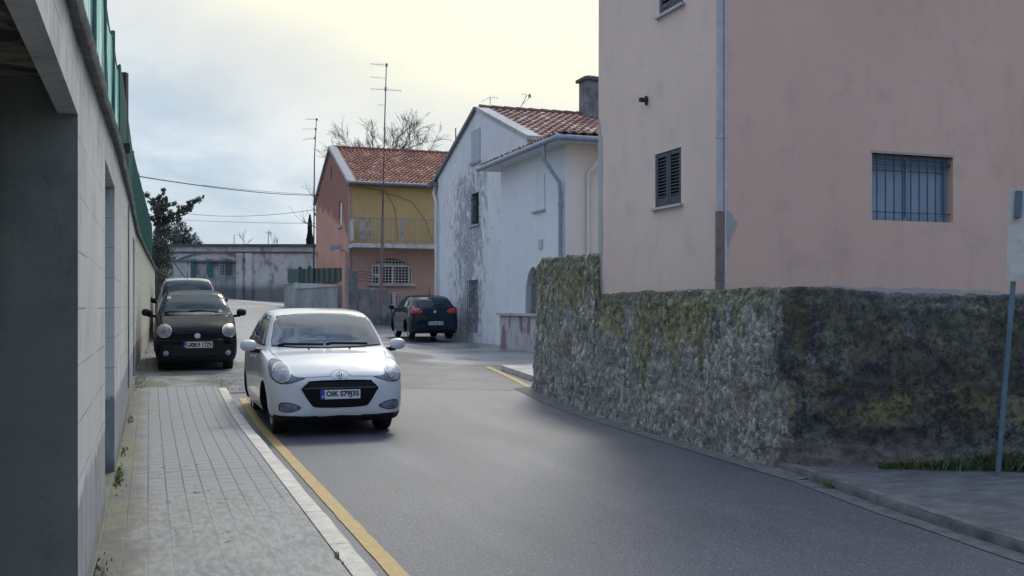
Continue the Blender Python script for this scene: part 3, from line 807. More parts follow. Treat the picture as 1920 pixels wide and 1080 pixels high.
# ------------------------------------------------------------------ left: block wall with gateway, coping, shade net fence
WO = [(-6, -0.29), (4.75, -0.29), (19.9, -0.23), (25, -0.08), (32, 0.16)]
def wo(s): return lerp(WO, s)
def wtop(s): return lerp([(0, 2.64), (4.75, 2.66), (9, 2.86), (14, 2.92), (20, 2.88), (26, 2.76), (32, 2.62)], s)
lw = thing("block_wall", "long whitewashed block wall with a grey cement foot and wavy coping, left of the pavement", "wall", P(-0.45, 12, 0), TH)
mb = MB()
def FW(s, z, d): return P(wo(s) - d, s, z)
N1, N2 = (7.35, 9.1), (17.0, 18.6)
def wall_strip(s0, s1, d=0.0, z0=-0.05, ztop=None):
    st = frange(s0, s1, 0.4)
    mb.grid([[FW(s, z0 + ((wtop(s) if ztop is None else ztop) - z0) * t, d) for t in (0, .5, 1)] for s in st])
wall_strip(4.75, N1[0]); wall_strip(N1[1], N2[0]); wall_strip(N2[1], 32)
for (a, b), zt in ((N1, 2.5), (N2, 2.62)):
    wall_strip(a, b, 0.14, ztop=zt)
    mb.grid([[FW(s, z, 0) for z in (zt, wtop(s))] for s in frange(a, b, 0.4)])
    mb.poly([FW(a, zt, 0), FW(b, zt, 0), FW(b, zt, .14), FW(a, zt, .14)])
    for q in (a, b): mb.poly([FW(q, -.05, 0), FW(q, zt, 0), FW(q, zt, .14), FW(q, -.05, .14)])
# lintel over the gateway and the stretch behind the camera
mb.grid([[FW(s, z, 0) for z in (2.33, wtop(s))] for s in frange(0.7, 4.75, 0.4)])
wall_strip(-6, 0.7)
mb.poly([P(-0.29, .7, 2.33), P(-0.29, 4.75, 2.33), P(-0.37, 4.75, 2.33), P(-0.37, .7, 2.33)])
mb.poly([P(-0.37, .7, 2.33), P(-0.37, 4.75, 2.33), P(-0.37, 4.75, 2.6), P(-0.37, .7, 2.6)])
# top and back
mb.grid([[FW(s, wtop(s) if k < .5 else wtop(s) - .001, k) for k in (0, .36)] for s in frange(-6, 32, 0.5)])
mb.grid([[FW(s, z, .36) for z in (-0.05, wtop(s))] for s in frange(4.9, 32, 0.5)])
mb.poly([FW(32, -.05, 0), FW(32, 2.62, 0), FW(32, 2.62, .36), FW(32, -.05, .36)])
mb.build("wall", BLOCKS, lw)
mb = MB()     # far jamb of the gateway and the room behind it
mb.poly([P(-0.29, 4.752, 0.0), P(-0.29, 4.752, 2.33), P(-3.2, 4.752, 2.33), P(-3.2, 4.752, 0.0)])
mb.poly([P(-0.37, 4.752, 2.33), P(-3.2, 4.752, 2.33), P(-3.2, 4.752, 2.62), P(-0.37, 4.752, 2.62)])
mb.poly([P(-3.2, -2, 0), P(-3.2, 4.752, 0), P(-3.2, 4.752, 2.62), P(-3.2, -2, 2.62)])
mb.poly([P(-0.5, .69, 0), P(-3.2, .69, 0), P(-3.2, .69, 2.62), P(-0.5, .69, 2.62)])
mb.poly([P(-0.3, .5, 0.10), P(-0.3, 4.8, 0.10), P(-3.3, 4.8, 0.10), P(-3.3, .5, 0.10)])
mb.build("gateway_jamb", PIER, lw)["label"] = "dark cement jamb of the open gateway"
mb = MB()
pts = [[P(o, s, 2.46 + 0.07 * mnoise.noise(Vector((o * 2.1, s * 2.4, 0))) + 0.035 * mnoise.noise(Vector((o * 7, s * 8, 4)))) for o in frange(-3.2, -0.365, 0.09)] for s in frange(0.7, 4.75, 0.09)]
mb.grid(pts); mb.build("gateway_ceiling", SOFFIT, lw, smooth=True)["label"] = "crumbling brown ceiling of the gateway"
mb = MB()     # rounded wavy coping
def cop(s):
    w = 0.02 * mnoise.noise(Vector((s * 1.3, 2, 0))) + 0.014 * mnoise.noise(Vector((s * 4.1, 2, 7)))
    z = wtop(s) + 0.015 * mnoise.noise(Vector((s * 1.9, 5, 0))); o = wo(s)
    return [P(o - .38, s, z), P(o + .005, s, z - .02), P(o + .042 + w * .7, s, z - .03), P(o + .062 + w * .7, s, z), P(o + .045 + w * .7, s, z + .035), P(o, s, z + .045), P(o - .38, s, z + .045)]
mb.grid([cop(s) for s in frange(-6, 32, 0.16)]); mb.build("coping", COPING, lw, smooth=True, sharp=60)
mb = MB()
sp = s_on(239, -0.25)
mb.tube([FW(sp, 0.5, -.02), FW(sp, 1.4, -.02), FW(sp, 2.75, -.02)], 0.010, 6)
mb.build("wall_pipe", STEEL, lw)
sp2 = 10.5
mb = MB(); mb.box(*sum(([a, b] for a, b in ((-.01, .05), (-.06, .06), (-.04, .04))), []))
_lamp = [Vector(v) for v in mb.v]
lq = FW(10.2, 2.99, -.05)
mb.v = [STREET.to_3x3() @ v + lq for v in _lamp]; mb.bar(lq, lq + Vector((0, 0, -.10)), .02, .02)
mb.build("floodlight", DARK, lw, smooth=False)

fn = thing("net_fence", "green shade net stretched on thin posts along the top of the block wall", "fence", P(-0.45, 14, 2.8), TH)
def ftop(s): return lerp([(0, 4.2), (9, 4.25), (14, 4.5), (20, 4.5), (26, 4.25), (32, 3.9)], s)
def fo(s): return wo(s) - 0.10
posts = [2.4, 4.3, 6.2, 7.9, 9.6, 11.6, 13.7, 16.0, 18.4, 21, 23.6, 26.2, 29, 31.8]
for i, s in enumerate(posts):
    mb = MB(); tall = 0.45 if i == 7 else 0.06
    if i == 7: mb.bar(P(fo(s), s, wtop(s)), P(fo(s), s, ftop(s) + tall), .09, .09)
    else: mb.tube([P(fo(s), s, wtop(s)), P(fo(s), s, ftop(s) + tall)], 0.022, 8)
    if i % 3 == 1: mb.tube([P(fo(s) + .01, s, ftop(s) * .6 + wtop(s) * .4), P(fo(s) + .01, s + .55, wtop(s) + .03)], 0.014, 6)
    mb.build("fence_post", DARK if i == 7 else GREEN, fn, smooth=True, sharp=40)
mb = MB()
def sag(s):
    for a, b in zip(posts, posts[1:]):
        if a <= s <= b: return math.sin(math.pi * (s - a) / (b - a))
    return 0
def fp(s, t):
    w = 0.03 * mnoise.noise(Vector((s * 3.3, t * 1.2, 3))) + 0.018 * mnoise.noise(Vector((s * 9, t * 2, 5)))
    z0 = wtop(s) + .06 + .05 * abs(mnoise.noise(Vector((s * 2, 0, 1)))); z1 = ftop(s) - 0.12 * sag(s)
    return P(fo(s) + w - .01, s, z0 + (z1 - z0) * t)
mb.grid([[fp(s, t) for t in frange(0, 1, 0.14)] for s in frange(2.4, 31.8, 0.09)])
mb.build("netting", NET, fn, smooth=True)
mb = MB(); mb.tube([P(fo(s), s, ftop(s) - 0.12 * sag(s)) for s in frange(2.4, 31.8, 0.3)], 0.008, 5); mb.build("top_wire", GREEN, fn)
mb = MB(); mb.tube([P(fo(s) + .05, s, wtop(s) + .13 + .05 * math.sin(s * 2.1)) for s in frange(2.4, 31.8, 0.25)], 0.016, 6); mb.build("bottom_rail", GREEN, fn)
mb = MB()
for s in frange(13, 31.6, 0.28):
    mb.bar(P(fo(s) + .025, s, wtop(s) + .05), P(fo(s) + .025, s, ftop(s) - .05), .018, .018)
mb.build("pickets", GREEN, fn)

# ------------------------------------------------------------------ right: mossy stone wall
def wall_path():
    pts = []
    A = [(7.1, 16.25), (6.45, 16.1), (6.12, 15.85), (5.975, 15.45)]
    B = [(5.91, 15.0), (5.73, 12.6), (5.62, 10.9), (5.52, 9.2), (5.47, 8.35)]
    C = [to_street(2.56, 9.26), to_street(2.78, 9.16), to_street(3.2, 9.12), to_street(4.6, 8.98), to_street(7.0, 8.75), to_street(10.5, 8.4)]
    return [P(o, s) for o, s in A + B + C]
def resample(pts, st):
    out = [pts[0]]; acc = 0
    for a, b in zip(pts, pts[1:]):
        L = (b - a).length; t = st - acc
        while t <= L:
            out.append(a + (b - a) * (t / L)); t += st
        acc = (acc + L) % st
    return out
pth = resample(wall_path(), 0.026)
for _ in range(12):
    pth = [pth[0]] + [(a + b * 2 + c) / 4 for a, b, c in zip(pth, pth[1:], pth[2:])] + [pth[-1]]
mb = MB(); pts = []; mask = []
HOUSE_S = 12.62
def facets(v, size, seed):
    """broken stone: every cell is a tilted facet set in or out, with a joint round it"""
    q = v / size + Vector((seed, seed * 2, seed * 3)) + mnoise.noise_vector(v / size * .6) * .35
    d, c = mnoise.voronoi(q)
    h = mnoise.cell_vector(c[0] * 3.7 + Vector((11.3, 5.1, 2.2)))
    t = (q - c[0]).dot(h - Vector((.5, .5, .5)))
    return (h.x - .5) * .9 + t * 1.5 - .55 * (1 - sstep(0, .22, d[1] - d[0])), h.y, sstep(0, .16, d[1] - d[0])
for i, p in enumerate(pth):
    q0, q1 = pth[max(0, i-3)], pth[min(len(pth)-1, i+3)]
    d = (q1 - q0).normalized(); nrm = Vector((d.y, -d.x, 0))        # outwards, to the road
    o, s = to_street(p.x, p.y)
    top = 2.2 - 0.025 * (13.9 - p.y) if s > HOUSE_S else 1.655
    top += 0.02 * mnoise.noise(Vector((p.x * 2.2, p.y * 2.2, 0)))
    if p.x > 2.6: top = 1.66 - .07 * sstep(2.6, 3.6, p.x) - .008 * max(0, p.x - 3.6) + 0.02 * mnoise.noise(Vector((p.x * 2.2, p.y * 2.2, 0)))
    if s > 15.6: top -= 0.12 * sstep(15.6, 16.2, s)
    base = g(o, s) - 0.06
    corner = sstep(2.18, 2.60, p.x + (9.2 - p.y) * 0.2)
    row = []
    nv = 74
    for j in range(nv + 1):
        t = j / nv; z = base + (top - base) * t
        row.append((p, z, 1.0, t))
    for k in (0.25, 0.5, 0.75, 1.0):
        row.append((p - nrm * 0.30 * k, top + 0.035 * math.sin(math.pi * k), 0.5, 1.0))
    row.append((p - nrm * 0.30, base, 0.0, 0.6))
    out = []
    for (pp, z, amp, t) in row:
        v = Vector((pp.x, pp.y, z))
        if amp == 0:
            out.append(v); mask.append((corner, .3, .5)); continue
        f = mnoise.fractal(v * 1.7, 1.0, 2.1, 3) * 0.034
        a_, ca, ea = facets(Vector((v.x, v.y, v.z * .8)), .19, 1.0); b_, cb_, eb = facets(Vector((v.x, v.y, v.z * .55)), .066, 4.0)
        dsp = f * 1.15 + a_ * .015 + b_ * .016 + (.35 - abs(mnoise.noise(Vector((v.x * 11, v.y * 11, v.z * 5))))) * .022 + mnoise.noise(v * 27) * 0.010
        rnd_edge = -0.05 * sstep(0.93, 1.0, t) * (1 if amp == 1.0 else 0)
        out.append(v + nrm * (dsp + rnd_edge + 0.05 * (1 - t)) * amp + Vector((0, 0, 0.012 * b_ + .01 * a_ if amp == .5 else .006 * b_)))
        mask.append((corner, t, .25 * ca + .45 * cb_ + .3 * min(ea, .4 + .6 * eb)))
    pts.append(out)
mb.grid(pts); mb.pc["mask"] = mask
n_r = len(pts[0])
mb.face(range(n_r)); mb.face([len(mb.v) - n_r + k for k in range(n_r)][::-1])
tag(mb.build("stone_wall", STONE, smooth=True), "rough mossy stone wall curving round the corner on the right of the street", "wall")

# ------------------------------------------------------------------ right: tall pink house
HO, HS, HE = 5.80, 9.43, 12.68
ph = thing("pink_house", "tall plain pink rendered house rising straight above the mossy stone wall", "house", P(HO, HS, 1.4), TH)
def FA(s, z, d): return P(HO + d, s, z)
def FB(o, z, d): return P(o, HS + d, z)
a0, a1 = s_on(1277, HO), s_on(1228, HO)
zb, zt_ = zed(386, dist_o(1252, HO)), zed(283, dist_o(1252, HO))
b0, b1 = s_on(1281, HO), s_on(1236, HO)
ub = zed(19, dist_o(1258, HO)); ut = ub + (zt_ - zb) * 1.15
HTOP = 7.4
mb = MB()
facade(mb, FA, HS, HE, 1.35, HTOP, [(a0, a1, zb, zt_), (b0, b1, ub, ut)], 0.10)
mb.poly([P(HO, HE, 1.0), P(HO, HE, HTOP), P(HO + 9, HE, HTOP), P(HO + 9, HE, 1.0)])
mb.build("wall", PINKA, ph)["label"] = "pale pink street wall with dark shutters"
w0, w1 = o_on(1635, HS), o_on(1787, HS)
dw = dist_s(1711, HS); wz0, wz1 = zed(415, dw), zed(291, dw)
mb = MB()
facade(mb, FB, HO, HO + 9, 1.35, HTOP, [(w0, w1, wz0, wz1)], 0.13)
mb.poly([P(HO + 9, HS, 1.0), P(HO + 9, HS, HTOP), P(HO + 9, HE, HTOP), P(HO + 9, HE, 1.0)])
mb.build("wall", PINKB, ph)["label"] = "salmon end wall with one barred window"
mb = MB(); mb.box(HO - .3, HO + 9.3, HS - .3, HE + .3, HTOP, HTOP + .16); mb.build("roof", COPING, ph, frame=STREET)
def jag(mb, F, us, lo, hi, d):
    for (ua, ub_), (l0, l1), (h0, h1) in zip(zip(us, us[1:]), zip(lo, lo[1:]), zip(hi, hi[1:])):
        mb.poly([F(ua, l0, d), F(ub_, l1, d), F(ub_, h1, d), F(ua, h0, d)])
rng = random.Random(11)
mb = MB()   # broken edge at the far corner, bare patch by the pipe, bare strip above the stone wall
zs = frange(1.6, 4.1, 0.11)
for z0, z1 in zip(zs, zs[1:]):
    def wdt(z): return (0.13 + 0.06 * mnoise.noise(Vector((z * 2.2, 0, 0))) + 0.03 * mnoise.noise(Vector((z * 9, 0, 2)))) * (0.5 if z > 3.85 else 1) * (1.0 if z < 4.09 else 0.1)
    mb.poly([FA(HE, z0, -.004), FA(HE, z1, -.004), FA(HE - wdt(z1), z1, -.004), FA(HE - wdt(z0), z0, -.004)])
def bare():
    global mb
    mb.build("bare_patch", BARE, ph)["label"] = "grey render where the pink has fallen off"; mb = MB()
bare()
us = frange(HO + .12, HO + 8, 0.09)
jag(mb, FB, us, [1.4] * len(us), [1.645 + 0.075 * sstep(6.2, 7.0, u) * (1 - sstep(8.2, 9.8, u) * .7) + 0.028 * mnoise.noise(Vector((u * 2.3, 0, 0))) + 0.018 * mnoise.noise(Vector((u * 8, 3, 0))) for u in us], -.004)
bare()
ctr = (o_on(1370, HS), zed(430, dist_s(1369, HS)))
mb.poly([FB(ctr[0] + x, ctr[1] + z, -.004) for x, z in ((-.035, -.22), (-.022, -.20), (-.018, -.13), (.006, -.11), (.004, -.06), (.034, -.045), (.058, -.01), (.050, .025), (.082, .055), (.060, .10), (.028, .125), (.020, .165), (-.004, .175), (-.022, .20), (-.05, .21), (-.055, 0), (-.05, -.1))])
bare()
mb = MB(); fbox(mb, FB, HO - .012, HO + .032, 1.6, HTOP - .01, -.0025, 0.02); mb.build("corner_strip", plain("pale_strip", (0.50, 0.45, 0.43), 0.9, var=0.1), ph)
def shutter(s0, s1, z0, z1, parent):
    fr = MB(); fbox(fr, FA, s0, s1, z0, z1, 0.085, 0.10)
    win = fr.build("window", DARK, parent)
    mid = (s0 + s1) / 2
    for a, b in ((s0 + .012, mid - .004), (mid + .004, s1 - .012)):
        mb = MB(); t = 0.05
        fbox(mb, FA, a, a + t, z0 + .01, z1 - .01, 0.01, 0.05); fbox(mb, FA, b - t, b, z0 + .01, z1 - .01, 0.01, 0.05)
        for zz in (z0 + .01, z0 + (z1 - z0) * .10, z1 - .055): fbox(mb, FA, a + t, b - t, zz, zz + (.045 if zz > z0 + .02 else .055), 0.012, 0.048)
        n = int((z1 - z0) / 0.052)
        for i in range(n):
            zz = z0 + .12 + i * (z1 - z0 - .18) / n
            mb.hexa([FA(u, zz + dz, d) for d, dz in ((.012, 0), (.045, .030)) for u, dz in ((a + t, dz), (b - t, dz))] + [FA(u, zz + dz + .008, d) for d, dz in ((.012, 0), (.045, .030)) for u, dz in ((a + t, dz), (b - t, dz))])
        mb.build("shutter_leaf", TEAL, win)
    mb = MB(); fbox(mb, FA, s0 - .05, s1 + .05, z0 - .03, z0 - .002, -.05, 0.08); mb.build("sill", GALV, win)
shutter(a0, a1, zb, zt_, ph); shutter(b0, b1, ub, ut, ph)
mb = MB(); fquad(mb, FB, w0, w1, wz0, wz1, 0.128)
win = mb.build("window", BLIND, ph); win["label"] = "barred window with a blue grey blind"
mb = MB(); n = 9
for i in range(n):
    u = w0 + .10 + (w1 - w0 - .2) * i / (n - 1)
    mb.bar(FB(u, wz0, .04), FB(u, wz1, .04), .011, .011)
for zz in (wz0 + .10, wz1 - .085): mb.bar(FB(w0, zz, .042), FB(w1, zz, .042), .013, .010)
mb.bar(FB(w0, wz1 - .12, .046), FB(w1, wz1 - .10, .046), .010, .010)
mb.build("grille", TEALBAR, win)
mb = MB()
m0 = (w0 + w1) / 2
for u, t in ((w0, .03), (m0 - .02, .04), (w1 - .06, .06)): fbox(mb, FB, u, u + t, wz0, wz1, .10, .124)
fbox(mb, FB, w0 + .03, w1 - .06, wz1 - .04, wz1, .10, .124); fbox(mb, FB, w0 + .03, w1 - .06, wz0, wz0 + .05, .10, .124)
fbox(mb, FB, w0 + .03, w1 - .06, wz1 - .17, wz1 - .15, .108, .122)
mb.build("window_frame", plain("faded_frame", (0.21, 0.27, 0.34), 0.5, var=0.1), win)
mb = MB(); fbox(mb, FB, w0 - .012, w1 + .012, wz1, wz1 + .028, -.008, .06); mb.build("lintel_strip", plain("cream_lintel", (0.42, 0.34, 0.26), 0.9, var=0.1), win)
pipe_s = s_on(1349, HO - .06)
mb = MB(); zp = zed(400, dist_o(1349, HO - .06))
mb.tube([P(HO - .06, pipe_s, zp), P(HO - .06, pipe_s, HTOP)], 0.040, 12)
for z in (3.3, 4.9, 6.4): mb.tube([P(HO - .06, pipe_s, z), P(HO - .06, pipe_s, z + .035)], 0.047, 12)
dpipe = mb.build("downpipe", GALV, ph, smooth=True, sharp=40)
mb = MB(); mb.tube([P(HO - .06, pipe_s, 1.60), P(HO - .06, pipe_s, zp + .02)], 0.046, 12); mb.tube([P(HO - .06, pipe_s, 1.78), P(HO - .06, pipe_s, 1.82)], 0.053, 12)
mb.build("pipe_shoe", BROWNPIPE, dpipe, smooth=True, sharp=40)
hk = s_on(1214, HO); hz = zed(188, dist_o(1214, HO))
mb = MB(); mb.bar(P(HO, hk, hz), P(HO - .11, hk, hz), .045, .05); mb.bar(P(HO - .02, hk, hz - .06), P(HO - .02, hk, hz + .05), .03, .03); mb.build("wall_hook", IRON, ph)
# ------------------------------------------------------------------ white house with its annex
AO, AS0, AS1 = 9.3, 22.15, 26.9
WOo, WS0, WS1 = 9.9, 26.4, 35.7
RIDGE_S, RIDGE_Z, EAVE_Z = 31.05, 7.8, 6.15
wh = thing("white_house", "stained white gabled house with peeling mildewed plaster and a tiled roof", "house", P(WOo, WS0, .2), TH)
def FG(s, z, d): return P(WOo + d, s, z)
def hole(px0, px1, py0, py1, o):
    s0, s1 = sorted((s_on(px0, o), s_on(px1, o))); D = dist_o((px0 + px1) / 2, o)
    return (s0, s1, zed(py1, D), zed(py0, D))
h_loft = hole(885, 901, 243, 302, WOo); h_mid = hole(883, 898, 362, 421, WOo); h_low = hole(880, 896, 525, 625, WOo)
mb = MB()
facade(mb, FG, WS0, WS1, 0.1, EAVE_Z, [h_mid, (*h_low, .2)], 0.18)
# gable with the loft hatch
k = (RIDGE_Z - EAVE_Z) / (RIDGE_S - WS0)
def gz(s): return RIDGE_Z - abs(s - RIDGE_S) * (RIDGE_Z - EAVE_Z) / ((RIDGE_S - WS0) if s < RIDGE_S else (WS1 - RIDGE_S))
l0, l1, lz0, lz1 = h_loft
for a, b in ((WS0, l0), (l1, WS1)):
    if a < RIDGE_S < b: mb.poly([FG(a, EAVE_Z, 0), FG(b, EAVE_Z, 0), FG(b, gz(b), 0), FG(RIDGE_S, RIDGE_Z, 0), FG(a, gz(a), 0)])
    else: mb.poly([FG(a, EAVE_Z, 0), FG(b, EAVE_Z, 0), FG(b, gz(b), 0), FG(a, gz(a), 0)])
top = [FG(l1, gz(l1), 0)] + ([FG(RIDGE_S, RIDGE_Z, 0)] if l0 < RIDGE_S < l1 else []) + [FG(l0, gz(l0), 0)]
mb.poly([FG(l0, EAVE_Z, 0), FG(l1, EAVE_Z, 0)] + top)
OE = WOo + 12
mb.poly([P(OE, WS0, .1), P(OE, WS1, .1), P(OE, WS1, EAVE_Z), P(OE, RIDGE_S, RIDGE_Z), P(OE, WS0, EAVE_Z)])
for s in (WS0, WS1): mb.poly([P(WOo, s, .1), P(OE, s, .1), P(OE, s, EAVE_Z), P(WOo, s, EAVE_Z)])
mb.build("wall", WHITEW, wh)
mb = MB(); fbox(mb, FG, l0, l1, lz0, lz1, -.03, .0); hatch = mb.build("loft_hatch", plain("hatch_grey", (0.36, 0.385, 0.42), 0.7, var=0.1), wh)
mb = MB(); fbox(mb, FG, l0 - .06, l1 + .06, lz0 - .09, lz0 - .005, -.08, 0); mb.build("sill", RAKE, hatch)
mb = MB(); fquad(mb, FG, *h_mid, 0.16); win = mb.build("window", DARK, wh)
mb = MB()
for i in range(5):
    u = h_mid[0] + (h_mid[1] - h_mid[0]) * (i + .5) / 5; mb.bar(FG(u, h_mid[2], .05), FG(u, h_mid[3], .05), .022, .022)
for i in range(4):
    z = h_mid[2] + (h_mid[3] - h_mid[2]) * (i + .5) / 4; mb.bar(FG(h_mid[0], z, .06), FG(h_mid[1], z, .06), .018, .018)
mb.build("grille", TEAL, win)
mb = MB(); fbox(mb, FG, h_mid[0] - .05, h_mid[1] + .05, h_mid[2] - .06, h_mid[2] - .003, -.06, .1); mb.build("sill", RAKE, win)
mb = MB(); fquad(mb, FG, *h_low, 0.19); door = mb.build("barred_doorway", plain("doorway_shade", (0.36, 0.365, 0.38), 0.9, var=.35), wh)
mb = MB()
for i in range(6):
    u = h_low[0] - .05 + (h_low[1] - h_low[0] + .1) * i / 5; mb.bar(FG(u, h_low[2] + .4, -.05), FG(u, h_low[3], -.05), .018, .018)
for i in range(7):
    z = h_low[2] + .45 + (h_low[3] - h_low[2] - .5) * i / 6; mb.bar(FG(h_low[0] - .15, z, -.055), FG(h_low[1] + .12, z, -.055), .014, .014)
mb.build("grille", plain("grey_iron", (0.13, 0.135, 0.15), 0.7, var=.3), door)
# roof: two tiled slopes, cement rakes
mb = MB()
rs = RIDGE_Z + .06
tile_roof(mb, P(WOo + .40, WS0 - .05, EAVE_Z + .04), P(OE, 0, 0) - P(WOo + .40, 0, 0), P(0, RIDGE_S, rs) - P(0, WS0 - .05, EAVE_Z + .04), 0, 0, 0.24, 0.38, seed=3)
tile_roof(mb, P(OE, WS1 + .3, EAVE_Z - .06), P(WOo + .1, 0, 0) - P(OE, 0, 0), P(0, RIDGE_S, rs) - P(0, WS1 + .3, EAVE_Z - .06), 0, 0, 0.24, 0.38, seed=4)
mb.tv = (.1, .1, .1)
for i in range(28):
    a = WOo + .1 + i * (OE - WOo - .1) / 28; b = a + (OE - WOo) / 28
    mb.tube([P(a, RIDGE_S, rs + .06), P(b, RIDGE_S, rs + .05)], [0.10, 0.085], 8)
mb.tv = None
roof = mb.build("roof", TILE_B, wh)
mb = MB()
def rake(s0, z0, s1, z1, w=.42, t=.13):
    mb.hexa([P(o, s, z + dz) for dz in (0, t) for o, s, z in ((WOo - .03, s0, z0), (WOo - .03 + w, s0, z0), (WOo - .03 + w, s1, z1), (WOo - .03, s1, z1))])
rake(WS0 - .1, EAVE_Z - .03, RIDGE_S, RIDGE_Z)
mb.build("rake_coping", RAKE, wh)
mb = MB(); w_ = .16
mb.hexa([P(o, s, z + dz) for dz in (0, .12) for o, s, z in ((WOo - .10, WS1 + .35, EAVE_Z - .13), (WOo + w_, WS1 + .35, EAVE_Z - .13), (WOo + w_, RIDGE_S + .003, RIDGE_Z + .003), (WOo - .10, RIDGE_S + .003, RIDGE_Z + .003))])
mb.build("verge", plain("verge_cement", (0.17, 0.175, 0.18), 0.9, var=0.3), wh)
mb = MB()
de = 6.0
mb.tube([P(WOo - .08, WS1 + .05, EAVE_Z - .25), P(WOo - .12, WS1 + .1, EAVE_Z - .5), P(WOo - .09, WS1 - .12, EAVE_Z - .85), P(WOo - .09, WS1 - .12, .4)], .055, 10)
mb.build("downpipe", WHITEPIPE, wh, smooth=True, sharp=50)
mb = MB(); mb.box(WOo - .28, WOo + .3, WS1 - .1, WS1 + .42, EAVE_Z - .28, EAVE_Z - .09); mb.build("eave_box", COPING, wh, frame=STREET)
# chimney
co = o_on(1104, RIDGE_S); cd = dist_s(1104, RIDGE_S)
mb = MB(); mb.box(co - .27, co + .27, RIDGE_S - .38, RIDGE_S + .2, RIDGE_Z - .4, zed(155, cd)); ch = mb.build("chimney", plain("sooty_render", (0.16, 0.165, 0.17), 0.9, var=0.45, scale=3, bump=.4), wh, frame=STREET)
mb = MB(); zc = zed(155, cd); mb.box(co - .36, co + .36, RIDGE_S - .47, RIDGE_S + .29, zc + .002, zc + .10)
mb.hexa([(co + a, RIDGE_S - .09 + b, zc + z) for z, q in ((.10, .34), (.20, .12)) for a, b in ((-q, -q), (q, -q), (q, q), (-q, q))]); mb.build("chimney_cap", plain("chimney_slab", (0.075, 0.085, 0.085), 0.9), ch, frame=STREET)

# annex: lower wing in front
an = thing("annex_house", "smooth white low house with a grey blue gutter, in front of the stained gable", "house", P(AO, AS0, .2), TH)
def FN(s, z, d): return P(AO + d, s, z)
AZ = 5.36
h_blind = hole(1001, 1022, 330, 394, AO); arch = (s_on(1014, AO), s_on(985, AO)); az_ = zed(501, dist_o(992, AO)); ab = zed(590, dist_o(990, AO))
mb = MB()
ac, ar = (arch[0] + arch[1]) / 2, (arch[1] - arch[0]) / 2
# wall with an arched opening: columns of quads over the arch
ss = [AS0] + frange(h_blind[0], h_blind[1], 1) + [AS1]
def col(a, b, lo_a, lo_b): mb.poly([FN(a, lo_a, 0), FN(b, lo_b, 0), FN(b, AZ, 0), FN(a, AZ, 0)])
def alow(s): return az_ - .95 + .95 * math.sqrt(max(0, 1 - ((s - ac) / ar) ** 2))
mb.poly([FN(AS0, .1, 0), FN(arch[0], .1, 0), FN(arch[0], AZ, 0), FN(AS0, AZ, 0)])
mb.poly([FN(arch[1], .1, 0), FN(AS1, .1, 0), FN(AS1, AZ, 0), FN(arch[1], AZ, 0)])
mb.poly([FN(arch[0], .1, 0), FN(arch[1], .1, 0), FN(arch[1], ab, 0), FN(arch[0], ab, 0)])
aa = frange(arch[0], arch[1], (arch[1] - arch[0]) / 16)
aprof = [(arch[0], ab)] + [(s, alow(s)) for s in aa] + [(arch[1], ab)]
for a, b in zip(aa, aa[1:]): col(a, b, alow(a), alow(b))
for (a, z0), (b, z1) in zip(aprof, aprof[1:]): mb.poly([FN(a, z0, 0), FN(b, z1, 0), FN(b, z1, .35), FN(a, z0, .35)])
mb.poly([P(AO, AS1, .1), P(AO + 2, AS1, .1), P(AO + 2, AS1, AZ), P(AO, AS1, AZ)])
mb.build("wall", ANNEXW, an)
mb = MB(); mb.poly([P(AO, AS0, .1), P(AO + 10, AS0, .1), P(AO + 10, AS0, AZ), P(AO, AS0, AZ)])
mb.poly([P(AO + 10, AS0, .1), P(AO + 10, WS0, .1), P(AO + 10, WS0, 6.0), P(AO + 10, AS0, AZ)])
mb.build("wall", ANNEXC, an)["label"] = "cream end wall of the annex"
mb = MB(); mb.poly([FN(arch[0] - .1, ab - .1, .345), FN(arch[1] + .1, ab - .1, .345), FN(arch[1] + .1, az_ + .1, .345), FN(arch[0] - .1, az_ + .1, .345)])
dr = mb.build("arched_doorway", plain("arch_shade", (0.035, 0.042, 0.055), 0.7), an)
mb = MB()
for i in range(6):
    s = arch[0] + (arch[1] - arch[0]) * (i + .5) / 6; mb.bar(FN(s, ab, .15), FN(s, alow(s), .15), .02, .02)
for i in range(5):
    z = ab + (az_ - ab) * (i + .6) / 5.6; hw = ar * (1 if z < az_ - .95 else math.sqrt(max(0, 1 - ((z - az_ + .95) / .95) ** 2))); mb.bar(FN(ac - hw, z, .16), FN(ac + hw, z, .16), .02, .02)
mb.build("grille", STEEL, dr)
mb = MB(); fbox(mb, FN, h_blind[0], h_blind[1], h_blind[2], h_blind[3], -.025, 0); bw = mb.build("blind_window", ANNEXW, an)
mb = MB(); fbox(mb, FN, h_blind[0] - .04, h_blind[1] + .04, h_blind[2] - .05, h_blind[2] - .003, -.06, 0); mb.build("sill", RAKE, bw)
hp = hole(1011, 1018, 449, 467, AO)
mb = MB(); fbox(mb, FN, *hp, -.025, 0); mb.build("meter_cover", plain("meter_cover", (0.42, 0.40, 0.40), 0.7, var=0.12), an)
EO, ES = AO - .42, AS0 - .45       # eave corner
mb = MB()
tile_roof(mb, P(EO + .05, ES, AZ + .14), P(WOo + .02, 0, 0) - P(EO + .05, 0, 0), P(0, ES + .75, AZ + .20) - P(0, ES, AZ + .14), 0, 0, 0.24, 0.38, seed=9)
tile_roof(mb, P(WOo + .02, ES, AZ + .14), P(AO + 10, 0, 0) - P(WOo + .02, 0, 0), P(0, WS0 + .02, 6.02) - P(0, ES, AZ + .14), 0, 0, 0.24, 0.38, seed=7)
tile_roof(mb, P(EO - .02, AS1 + .6, AZ + .10), P(0, ES - AS1 - .6, 0), P(1.0, 0, .10) - P(0, 0, 0), 0, 0, 0.2, 0.38, seed=8)
mb.build("roof", TILE_B, an)
mb = MB()
